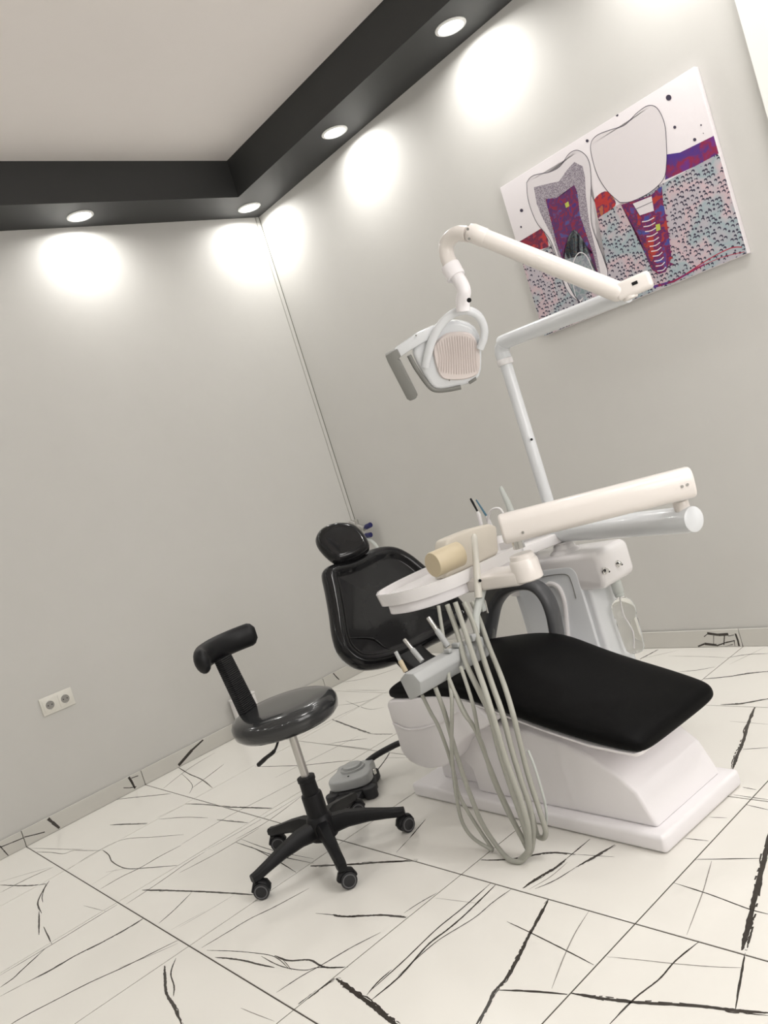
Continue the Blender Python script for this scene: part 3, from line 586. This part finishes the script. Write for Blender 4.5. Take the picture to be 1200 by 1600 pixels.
# ---------------------------------------------------------------- operating light with its pole
ol = thing('operating_light', (2.175, -.70, .686), 'white operating light on a tall pole and jointed arm over the chair', 'surgical lamp')
PT = V((2.172, -.70, 1.47)); JE = V((2.86, -.80, 1.505))
obj('pole', M().cyl((2.175, -.70, .686), PT, .0235, n=24), K['cool'], ol)
obj('pole_plug', M().cyl((2.20, -.718, 1.13), (2.203, -.7205, 1.13), .005, n=10), K['black'], ol)
dv = (JE - PT).normalized()
obj('horizontal_arm', M().tube(bez([PT - V((0, 0, .012)), PT + V((0, 0, .022)), PT + V((.022, -.003, .042)), PT + V((.07, -.01, .048)), JE - dv * .05 + V((0, 0, -.005))], 6), .029, 22), K['cool'], ol)
obj('elbow_collar', M().cyl(PT - V((0, 0, .035)), PT - V((0, 0, .01)), .0315, n=24, bev=.004), K['white'], ol)
U0 = on(968, 457, 1, -.84); U1 = on(738, 364, 1, -1.04); ud = (U1 - U0).normalized()
jc = on(990, 447, 1, -.82)
jd = (on(1012, 438, 1, -.80) - on(968, 457, 1, -.84)).normalized(); sdv = jd.cross(V((0, 0, 1))).normalized(); upv = sdv.cross(jd)
def rbox(mb, c, d, L, wd, h, bev):
    s_ = d.cross(V((0, 0, 1))).normalized(); u_ = s_.cross(d); mt = Matrix((d, s_, u_)).transposed().to_3x3()
    return mb.box(c - V((L, wd, h)) / 2, c + V((L, wd, h)) / 2, bev, 3, mat=mt)
jn = obj('arm_joint', rbox(M(), jc, jd, .115, .055, .055, .012), K['cream'], ol)
kk = on(994, 446, 1, -.85)
obj('joint_slot', rbox(M(), jc + sdv * (-.0275 if (sdv.dot(CAM - jc) < 0) else .0275) + jd * .008 + upv * .004, jd, .018, .003, .010, 0), K['black'], jn)
obj('joint_pivot', M().cyl(jc - upv * .034 - jd * .02, jc - upv * .01 - jd * .02, .024, n=20, bev=.003), K['cream'], ol)
obj('spring_arm', M().tube([U0 - ud * .01, U0, U0 + ud * .01, U1 - ud * .06, U1 - ud * .02], [.026, .031, .032, .029, .029], 24), K['cream'], ol)
obj('arm_knuckle', M().tube([U1 - ud * .05, U1 - ud * .045, U1 - ud * .0, U1 + ud * .014, U1 + ud * .02], [.029, .031, .031, .026, .014], 22), K['cream'], ol)
for px, py in ((731, 358), (733, 373)):
    c = on(px, py, 1, -1.082); t = (CAM - c).normalized(); obj('screw', M().cyl(c, c + t * .006, .0045, n=10), K['mgrey'], ol)
ng = [(731, 366), (716, 365), (704, 372), (697, 385), (699, 402), (706, 418), (712, 430)]
obj('gooseneck', M().tube(bez([on(px, py, 1, -1.04) for px, py in ng], 6), [.026] * 37, 20), K['cream'], ol, 60)
obj('neck_collar', M().tube([on(703, 415, 1, -1.04), on(713, 433, 1, -1.04)], .0335, 22), K['lav'], ol)
obj('lower_neck', M().tube(bez([on(px, py, 1, -1.04) for px, py in ((709, 427), (719, 440), (725, 455), (723, 470), (724, 486))], 6), [.024] * 25, 20), K['lav'], ol, 60)
c = on(733, 469, 1, -1.062); obj('screw', M().cyl(c, c + (CAM - c).normalized() * .005, .008, n=12), K['black'], ol)
# lamp head: built round a plane facing the patient and the camera side
hc = on(700, 560, 1, -1.04); hn = V((.70, -.66, -.28)).normalized()
def H(px, py, d=0): return onp(px, py, hc + hn * d, hn)
hd = obj('lamp_head', M().prism(loop([H(*p) for p in ((644, 552), (655, 535), (672, 516), (695, 503), (722, 502), (743, 512), (752, 535), (753, 565), (750, 588), (735, 600), (710, 606), (690, 610), (676, 606), (664, 590))], 2), -hn * .06, .016, 3), K['cool'], ol, 50)
lens = [(676, 545), (683, 532), (697, 521), (718, 518), (737, 522), (747, 540), (750, 562), (747, 583), (730, 592), (705, 594), (690, 590), (681, 573)]
mb = M(); LP = loop([H(*p, .002) for p in lens], 3); mb.pillow(LP, hn, [(0, 0), (.003, .003), (.005, .008)], .01)
ls = obj('reflector', mb, K['lens'], hd, 60)
mb = M()
for k in range(16):
    t = k / 15; px = 684 + t * 60; y0 = 530 - 10 * math.sin(t * 3.1) + 4 * (1 - t); y1 = 586 + 5 * math.sin(t * 3.1)
    mb.tube([H(px - 1, y0 + 2, .0135), H(px + 4 * (1 - t), (y0 + y1) / 2, .016), H(px + 2, y1 - 6, .0135)], .0012, 5)
obj('reflector_ribs', mb, K['lens'], ls)
yo = [(664, 573), (668, 556), (676, 530), (690, 506), (708, 490), (728, 485), (746, 492), (756, 510), (756, 528), (750, 545)]
obj('yoke', M().tube(bez([H(px, py, .03 - .02 * abs(k - 5) / 5) for k, (px, py) in enumerate(yo)], 6), [.016] * 55, 14, flat=.8), K['cool'], ol, 60)
obj('side_arm', M().prism([H(*p, .01) for p in ((616, 546), (652, 521), (680, 508), (684, 526), (662, 536), (638, 550), (624, 560))], -hn * .035, .008, 2), K['cool'], ol)
obj('handle', M().prism([H(*p, .014) for p in ((602, 556), (621, 545), (627, 557), (622, 562), (626, 564), (653, 617), (650, 623), (641, 627), (636, 624), (606, 566))], -hn * .042, .004, 2), K['mgrey'], ol, label='grey plastic grip')
obj('edge_trim', M().tube(bez([H(*p, -.006) for p in ((639, 555), (648, 572), (660, 590), (672, 605), (682, 610), (700, 609), (720, 605))], 5), [.0085] * 31, 10), K['mgrey'], ol, label='dark grey edge trim')
obj('stop_button', M().prism([H(*p, .004) for p in ((732, 597), (744, 589), (745, 594), (734, 601))], -hn * .02, .002), K['mgrey'], ol)
for p in ((702, 594), (650, 524)):
    c = H(*p, .012); obj('screw', M().cyl(c, c + hn * .004, .003, n=8), K['mgrey'], ol)
# ---------------------------------------------------------------- instrument tray on its double arm
it = thing('instrument_tray_unit', (2.235, -.755, .79), 'white instrument tray hung from a thick double arm over the chair, hoses below', 'dental tray')
LA0, LA1 = V((2.243, -.768, .765)), on(1086, 811, 1, -.93)
ld_ = (LA1 - LA0).normalized()
obj('lower_arm', M().tube([LA0 - ld_ * .025, LA0 - ld_ * .015, LA1 - ld_ * .02, LA1 - ld_ * .004, LA1], [.03, .04, .0425, .040, .034], 28), K['cool'], it)
lk = [on(892, 826, 2, .775), on(892, 836, 2, .765), on(846, 872, 2, .74), on(824, 845, 2, .76)]
obj('arm_link', M().prism([V((2.225, -.735, .727)), V((2.275, -.755, .727)), V((2.20, -1.02, .727)), V((2.12, -1.05, .727)), V((2.10, -.99, .727)), V((2.20, -.77, .727))], (0, 0, .04), .008, 2), K['white'], it)
obj('arm_hub', M().cyl(V((2.235, -.755, .788)), V((2.235, -.755, .812)), .034, n=26, bev=.004), K['white'], it)
UB1 = on(1074, 754, 1, -.94); UB0 = on(797, 824, 1, -1.31); ud = (UB1 - UB0).normalized()
sv = ud.cross(V((0, 0, 1))).normalized(); uv = sv.cross(ud)
P = []
for cx, cz, a0 in ((.010, .016, 0), (-.010, .016, 90), (-.010, -.016, 180), (.010, -.016, 270)):
    for k in range(5):
        a = math.radians(a0 + k * 22.5); P.append(UB0 - ud * .03 + sv * (cx + .032 * math.cos(a)) + uv * (cz + .032 * math.sin(a)))
bar = obj('upper_arm', M().prism(P, ud * ((UB1 - UB0).length + .045), .010, 3), K['cream'], it, 50)
ft = sv if sv.dot(CAM - UB0) > 0 else -sv
def bar_at(px, py): return onp(px, py, UB0 + ft * .0425, ft)
for px, py in ((817, 832), (1066, 760), (1074, 757)):
    c = bar_at(px, py); obj('screw', M().cyl(c - ft * .002, c + ft * .002, .0045, n=10), K['steel'], bar)
c1 = V((LA1.x - .035, LA1.y + .005, 0))
obj('arm_post', M().cyl(V((c1.x, c1.y, LA1.z + .03)), V((c1.x, c1.y, LA1.z + .062)), .024, n=22, bev=.002), K['cream'], it)
obj('post_pin', M().cyl(V((c1.x, c1.y, LA1.z + .058)), V((c1.x, c1.y, UB1.z - .03)), .019, n=22), K['chrome'], it, label='chrome pivot pin')
TM = V((2.505, -1.29, 0))
obj('post_pin', M().cyl((TM.x, TM.y, .83), (TM.x, TM.y, .885), .019, n=22), K['chrome'], it, label='chrome pivot pin')
obj('mount_boss', M().tube_prof(V((TM.x, TM.y, .725)), V((0, 0, 1)), [(.044, 0), (.048, .004), (.046, .062), (.043, .069), (.040, .071), (.039, .084), (.034, .088)], 28), K['cream'], it)
obj('mount_arm', M().prism([V((2.24, -1.36, .718)), V((2.50, -1.337, .718)), V((2.53, -1.25, .718)), V((2.24, -1.20, .718))], (0, 0, .046), .01, 3), K['cream'], it)
# tray
TR = [(2.055, -1.545), (2.10, -1.575), (2.20, -1.56), (2.27, -1.50), (2.31, -1.41), (2.315, -1.30), (2.31, -1.15), (2.28, -1.02), (2.20, -.99), (2.05, -1.0), (1.99, -1.04), (1.975, -1.20), (1.985, -1.38), (2.02, -1.50)]
def ringm(outl, z0, z1, th, zf):
    P = loop([V((x, y, 0)) for x, y in outl], 3); N = len(P); c = sum(P, V()) / N; mb = M()
    I = [p + (c - p).normalized() * th for p in P]
    vs_ = [V((p.x * .96 + c.x * .04, p.y * .97 + c.y * .03, z0)) for p in P] + [V((p.x, p.y, z1)) for p in P] + [V((p.x, p.y, z1)) for p in I] + [V((p.x, p.y, zf)) for p in I]
    fs = []
    for r in range(3):
        for i in range(N): fs.append([r * N + i, r * N + (i + 1) % N, (r + 1) * N + (i + 1) % N, (r + 1) * N + i])
    fs += [list(range(N))[::-1], [3 * N + i for i in range(N)]]
    mb.add(vs_, fs); return mb
obj('tray', ringm(TR, .758, .80, .008, .775), K['white'], it, 40)
TR2 = [(2.16 + (x - 2.16) * .86, -1.29 + (y + 1.29) * .90) for x, y in TR]
obj('tray_base', M().prism(loop([V((x, y, .722)) for x, y in TR2], 3), (0, 0, .037), .004, 2), K['lav'], it)
# holder panel and cylinder on the tray
hx = 2.17
pn_ = [(703, 922), (697, 850), (699, 842), (712, 836), (740, 825), (766, 818), (777, 822), (780, 860), (783, 880), (740, 905)]
P = [on(px, py, 0, 2.20) for px, py in pn_]
P = [V((p.x, p.y, max(p.z, .776))) for p in P]
obj('instrument_console', M().prism(P, (-.065, 0, 0), .010, 3), K['ivory'], it)
c = on(706, 874, 0, 2.202); obj('screw', M().cyl(c, c + V((.002, 0, 0)), .004, n=10), K['mgrey'], it)
obj('console_post', M().tube([on(783, 860, 0, 2.13), on(777, 838, 0, 2.13)], .018, 12), K['white'], it)
cy0, cy1 = on(676, 883, 1, -1.47), on(712, 868, 1, -1.33)
cy1 = V((cy0.x + .005, -1.35, cy0.z)) 
roll = obj('handle_roll', M().tube([cy0 + V((0, .0, 0)), cy0 + V((0, .004, 0)), cy1], [.040, .042, .042], 30, flat=.88, ref=(0, 0, 1)), K['beige'], it, 50, label='beige round grip at the end of the console')
# grip fork and chrome holder below the console
ch = M(); ch.box(on(752, 945, 0, 2.33) - V((.012, .012, .022)), on(752, 945, 0, 2.33) + V((.012, .012, .022)), .003)
obj('hose_clamp', ch, K['frost'], it)
obj('clamp_pin', M().tube([on(757, 938, 0, 2.34), on(762, 958, 0, 2.34)], .004, 8), K['chrome'], it)
obj('holder_stem', M().tube([V((2.33, -1.33, .72)), V((2.34, -1.37, .69)), V((2.36, -1.42, .66)), V((2.37, -1.45, .61))], [.014, .014, .012, .010], 12), K['frost'], it)
# assistant's holder bar
bx, bz = 2.375, .575
y_n, y_f = -1.75, -1.44
pts_ = [(624, 1062), (632, 1052), (645, 1053), (656, 1066), (658, 1086), (640, 1095)]
P = [on(px, py, 1, y_n) for px, py in pts_]
hb = obj('handpiece_rest', M().prism(P, (0.0, y_f - y_n, 0.0), .005, 2), K['grey'], it, 30, label='light grey bar holding suction handpieces over the seat')
for a_, b_ in (((2.36, -1.595, .600), (2.385, -1.58, .612)), ((2.35, -1.55, .600), (2.38, -1.535, .614)), ((2.37, -1.50, .600), (2.40, -1.48, .622))): obj('rest_clip', M().box(a_, b_, .003), K['grey'], hb)
# hoses hanging from the tray
def C7(x, y): return 640 + x / 4, 960 + y / 4
def hy(py, y0, y1=-1.68):
    t = min(1, max(0, (py - 950) / 170)); t = t * t * (3 - 2 * t); return y0 + (y1 - y0) * t
def hose(pts, r, y0, parent, name='hose', m_='hose', dy=0):
    W = []
    for x, y in pts:
        px, py = C7(x, y); q = on(px, py, 1, hy(py, y0) + dy)
        if q.z < r: q = on(px, py, 2, r + .001)
        W.append(q)
    W = bez(W, 5)
    for q in W: q.z = max(q.z, r + .0008)
    return obj(name, M().tube(W, r, 10), K[m_], parent, 60)
hose([(235, -60), (300, 120), (350, 300), (430, 470), (500, 620), (560, 850), (640, 1100), (700, 1270), (735, 1400), (742, 1480)], .0085, -1.48, it)
hose([(285, -75), (345, 100), (400, 270), (480, 500), (540, 700), (600, 900), (690, 1150), (735, 1300), (745, 1400), (740, 1480), (690, 1535)], .0085, -1.46, it, dy=-.02)
hose([(340, -75), (400, 60), (460, 270), (520, 450), (580, 620), (640, 850), (700, 1050), (750, 1200), (772, 1350), (760, 1470), (730, 1510)], .0085, -1.44, it, dy=.01)
hose([(390, -80), (440, 40), (500, 210), (580, 410), (640, 600), (690, 800), (740, 1000), (810, 1220), (848, 1340), (845, 1390), (820, 1395), (795, 1370), (765, 1250)], .008, -1.42, it, dy=.03)
hose([(180, -55), (215, 170), (250, 420), (265, 560), (262, 800), (270, 950), (295, 1150), (330, 1300), (400, 1400), (520, 1475)], .006, -1.50, it, dy=-.01)
hose([(250, 420), (350, 620), (450, 800), (510, 1000), (600, 1210), (680, 1360), (735, 1470)], .006, -1.55, it, dy=.02)
hose([(320, 330), (395, 560), (440, 780), (530, 1020), (640, 1280), (700, 1400), (738, 1460)], .006, -1.52, it, dy=.0)
hose([(740, 850), (780, 950), (820, 1080), (850, 1200), (855, 1300), (835, 1388)], .004, -1.5, it, m_='frost', dy=.05)
# white syringe resting in the tray edge
sy = thing('handpiece', on(747, 940, 0, 2.36), 'milky round-ended handpiece hanging upright at the tray edge', 'dental instrument')
s0, s1 = on(741, 838, 0, 2.345), on(748, 934, 0, 2.345)
obj('handle', M().tube([s0 + (s0 - s1) * .04, s0, s0 + (s1 - s0) * .3, s1], [.005, .010, .011, .013], 16), K['rod'], sy)
c = on(750, 907, 0, 2.36); obj('trigger', M().cyl(c, c + V((.004, -.004, 0)), .005, n=10), K['black'], sy)
# three suction handpieces standing in the rest
def C5(x, y): return 600 + x / 7.5, 960 + y / 7.5
def inst(a, b, r, label, m1, m2, y, hs, hr):
    p0 = on(*C5(*a), 1, y); p1 = on(*C5(*b), 1, y)
    t = thing('suction_handpiece', p1, label, 'dental instrument')
    d = p1 - p0
    obj('nozzle', M().tube([p0, p0 + d * .04, p0 + d * .5], [r * .8, r, r], 12), K[m1], t)
    obj('handle', M().tube([p0 + d * .5, p0 + d * .55, p1 + d * .15], [r, r * 1.3, r * 1.3], 12), K[m2], t)
    hose(hs, hr, y - .01, t)
inst((135, 435), (240, 640), .006, 'cream pointed syringe at the near end of the grey rest', 'grey', 'beige', -1.72, [(78, 505), (130, 610), (180, 700), (240, 860), (280, 1000), (310, 1130), (400, 1290), (520, 1470)], .006)
inst((235, 292), (420, 515), .0065, 'thin grey suction tube in the middle of the grey rest', 'steel', 'grey', -1.66, [(160, 455), (220, 620), (265, 780), (320, 960), (380, 1130), (450, 1300), (540, 1440), (620, 1530), (690, 1545), (740, 1500)], .0075)
inst((515, 35), (720, 330), .0075, 'grey suction tube with bright tip at the far end of the rest', 'steel', 'grey', -1.56, [(245, 400), (330, 600), (400, 700), (455, 830), (520, 1010), (590, 1160), (660, 1310), (720, 1420)], .0065)
# ---------------------------------------------------------------- stool
SC = V((1.826, -1.893, 0))
stl = thing('dentist_stool', SC, 'black round-seated rolling stool with curved backrest, left of the chair', 'stool')
obj('seat', M().tube_prof(SC + V((0, 0, .47)), V((0, 0, 1)), [(.10, 0), (.165, .004), (.18, .018), (.184, .035), (.184, .050), (.176, .066), (.155, .076), (.11, .080), (.05, .081)], 48), K['vinyl2'], stl, 60)
obj('seat_plate', M().tube_prof(SC + V((0, 0, .445)), V((0, 0, 1)), [(.05, 0), (.06, .004), (.095, .02), (.10, .028)], 24), K['black'], stl)
obj('gas_piston', M().cyl(SC + V((0, 0, .26)), SC + V((0, 0, .45)), .0145, n=20), K['steel'], stl)
obj('column_sleeve', M().tube_prof(SC + V((0, 0, .09)), V((0, 0, 1)), [(.036, 0), (.036, .13), (.034, .135), (.029, .137), (.028, .18), (.031, .182), (.031, .195), (.022, .197)], 24), K['black'], stl)
obj('hub', M().tube_prof(SC + V((0, 0, .06)), V((0, 0, 1)), [(.03, 0), (.048, .01), (.05, .06), (.042, .085), (.036, .09)], 24), K['black'], stl)
lv0 = on(455, 1157, 1, -1.95)
obj('height_lever', M().tube(bez([SC + V((.0, -.04, .462)), on(434, 1160, 1, -1.98), on(428, 1174, 1, -1.99), on(416, 1184, 1, -2.0), on(404, 1195, 1, -2.01)], 5), [.004] * 10 + [.0065] * 6 + [.0075] * 5, 10), K['black'], stl)
for deg in (-95, -24, 50, 121, 191):
    a = math.radians(deg); d = V((math.cos(a), math.sin(a), 0)); s_ = V((-d.y, d.x, 0))
    sec = [(.03, .105, .026, .030), (.09, .108, .022, .026), (.16, .098, .019, .020), (.22, .084, .017, .016), (.262, .074, .017, .014), (.284, .072, .014, .012)]
    vs_ = []; fs = []
    for r, z, w_, h in sec:
        c = SC + d * r + V((0, 0, z))
        for x, y in ((-1, -.7), (-1, .5), (-.6, 1), (.6, 1), (1, .5), (1, -.7), (.7, -1), (-.7, -1)): vs_.append(c + s_ * x * w_ + V((0, 0, y * h)))
    for i in range(len(sec) - 1):
        for j in range(8): fs.append([i * 8 + j, i * 8 + (j + 1) % 8, (i + 1) * 8 + (j + 1) % 8, (i + 1) * 8 + j])
    fs += [list(range(8)), [(len(sec) - 1) * 8 + j for j in range(8)]]
    lg = obj('leg', M().add(vs_, fs), K['black'], stl, 40)
    cc = SC + d * .268; wa = math.radians({-95: 48, -24: 68, 50: 85, 121: 62, 191: 52}[deg]); wd = V((math.cos(wa), math.sin(wa), 0)); wn = V((-wd.y, wd.x, 0))
    if wn.dot(CAM - cc) < 0: wn = -wn
    cs = obj('caster', M().cyl(cc + V((0, 0, .045)), cc + V((0, 0, .066)), .012, n=12).tube([cc + V((0, 0, .062)) + wn * -.006, cc + V((0, 0, .062)) + wn * .006], .016, 10), K['black'], stl)
    wc = cc + wd * .006 + V((0, 0, .0275))
    for sg in (-1, 1):
        c0 = wc + wn * sg * .005; c1_ = wc + wn * sg * .021
        obj('wheel', M().cyl(c0, c1_, .0265, n=26, bev=.003), K['rubber'], cs)
        obj('wheel_ring', M().tube_prof(c1_, wn * sg, [(.0215, -.001), (.0215, .0012), (.018, .0012), (.018, -.001)], 24), K['ring'], cs)
    obj('fender', M().tube([wc + wd * .027 + V((0, 0, .004)), wc + wd * .02 + V((0, 0, .022)), wc + V((0, 0, .031)), wc - wd * .02 + V((0, 0, .022)), wc - wd * .029 + V((0, 0, .004))], .006, 8, flat=3.0, ref=(wd.x, wd.y, .01)), K['black'], cs)
# stool backrest: ribbed post and curved pad
BD = V((-.90, -.436, 0)).normalized(); BT = V((-BD.y, BD.x, 0))
sec = []
B0 = SC + BD * .14 + V((0, 0, .535)); B1 = SC + BD * .175 + V((0, 0, .745))
mb = M(); vs_ = []; fs = []; NR = 64
for i in range(NR + 1):
    t = i / NR; c = B0 + (B1 - B0) * t; rib = .0022 * (i % 2); hw = .043 + rib - .005 * t; hd_ = .014 + rib
    for x, y in ((-1, -.5), (-.8, -1), (.8, -1), (1, -.5), (1, .5), (.8, 1), (-.8, 1), (-1, .5)): vs_.append(c + BT * x * hw + BD * y * hd_)
for i in range(NR):
    for j in range(8): fs.append([i * 8 + j, i * 8 + (j + 1) % 8, (i + 1) * 8 + (j + 1) % 8, (i + 1) * 8 + j])
fs += [list(range(8)), [NR * 8 + j for j in range(8)]]
obj('back_post', M().add(vs_, fs), K['black'], stl, 20)
PC = SC + BD * .03; pts_ = []; rr = []
NA = 30
for i in range(NA + 1):
    a = math.radians(-58 + 116 * i / NA); R_ = .185
    p = PC + BD * math.cos(a) * R_ * .95 + BT * math.sin(a) * R_ * 1.0 + V((0, 0, .775)); pts_.append(p)
    e = min(1, (i + .3) / 2.5, (NA - i + .3) / 2.5); rr.append(.042 * math.sqrt(max(.05, 1 - (1 - e) ** 2)))
obj('back_pad', M().tube(pts_, rr, 18, flat=.62, ref=(0, 0, 1)), K['black'], stl, 70)
# ---------------------------------------------------------------- foot pedal
FP = V((1.50, -1.52, 0)); fd = V((.62, -.78, 0)).normalized(); fs_ = V((-fd.y, fd.x, 0))
fp = thing('foot_pedal', FP, 'grey foot control with black underside on the floor behind the stool', 'foot pedal')
def FQ(a, b, z): return FP + fd * a + fs_ * b + V((0, 0, z))
out = [(-.10, -.05), (-.085, -.085), (-.03, -.08), (.02, -.095), (.07, -.09), (.095, -.06), (.10, 0), (.095, .06), (.07, .09), (.02, .095), (-.03, .08), (-.085, .085), (-.10, .05)]
obj('pedal_base', M().prism(loop([FQ(a, b, .002) for a, b in out], 2), (0, 0, .04), .006), K['rubber'], fp)
obj('pedal_top', M().prism(loop([FQ(a * .92 - .006, b * .92, .043) for a, b in out], 2), (0, 0, .04), .014, 3), K['grey'], fp)
obj('pedal_disc', M().tube_prof(FQ(-.03, 0, .083), V((0, 0, 1)), [(.052, 0), (.050, .008), (.045, .009), (.043, .006), (.040, .006), (.037, .016), (.03, .019)], 28), K['grey'], fp)
obj('kick_plate', M().prism([FQ(.07, -.06, .015), FQ(.16, -.05, .012), (FQ(.175, 0, .012)), FQ(.16, .05, .012), FQ(.07, .06, .015)], (0, 0, .022), .006), K['rubber'], fp)
for b in (-.05, .06): obj('foot', M().cyl(FQ(.09, b * 1.4, .001), FQ(.09, b * 1.4, .045), .028, n=16, bev=.005), K['rubber'], fp)
c = FQ(.045, .0, .083); obj('screw', M().cyl(c, c + V((0, 0, .002)), .004, n=8), K['black'], fp)
hq = [on(568, 1196, 2, .06), on(582, 1184, 2, .085), on(600, 1173, 2, .10), on(622, 1162, 2, .11), on(640, 1157, 2, .12)]
obj('cable_sleeve', M().tube(bez(hq, 6), .0125, 12), K['rubber'], fp)
obj('cable_socket', M().tube([on(564, 1198, 2, .058), on(571, 1193, 2, .065)], .018, 12), K['white'], fp)
obj('cable_clip', M().box(on(583, 1205, 2, .05) - V((.012, .008, .012)), on(583, 1205, 2, .05) + V((.012, .008, .012)), .003), K['chrome'], fp)
# ---------------------------------------------------------------- valves in the corner
vv = thing('stop_valves', (.05, -.04, .80), 'chrome stop valves with two dark blue knobs in the corner behind the headrest', 'valve')
def CY(px, py, y=-.06): return on(px, py, 1, y)
obj('valve_body', M().tube([CY(548, 816), CY(560, 822), CY(570, 826)], .016, 12).tube([CY(556, 812), CY(562, 835)], .013, 12), K['steel'], vv)
obj('valve_outlet', M().tube([CY(562, 828), CY(575, 850)], .010, 10), K['steel'], vv)
for p, q in (((569, 825), (577, 821)), ((568, 838), (577, 836))):
    a, b = CY(*p), CY(*q); obj('valve_knob', M().tube([a, a + (b - a) * .4, a + (b - a) * .45, b + (b - a) * .25], [.007, .007, .017, .016], 12), K['blue'], vv)
obj('valve_hose', M().tube(bez([CY(572, 840), CY(584, 848), CY(592, 860), CY(597, 880), CY(600, 920, -.10)], 5), .010, 10), K['frost'], vv)
# narrow white container at the left wall behind the stool
wt = thing('cable_box', (.06, -1.17, 0), 'small narrow white box standing at the left wall behind the stool', 'box')
obj('box_body', M().box((.02, -1.235, .001), (.085, -1.10, .20), .006), K['white'], wt)
obj('box_lid', M().box((.018, -1.237, .20), (.087, -1.098, .212), .003), K['white'], wt)
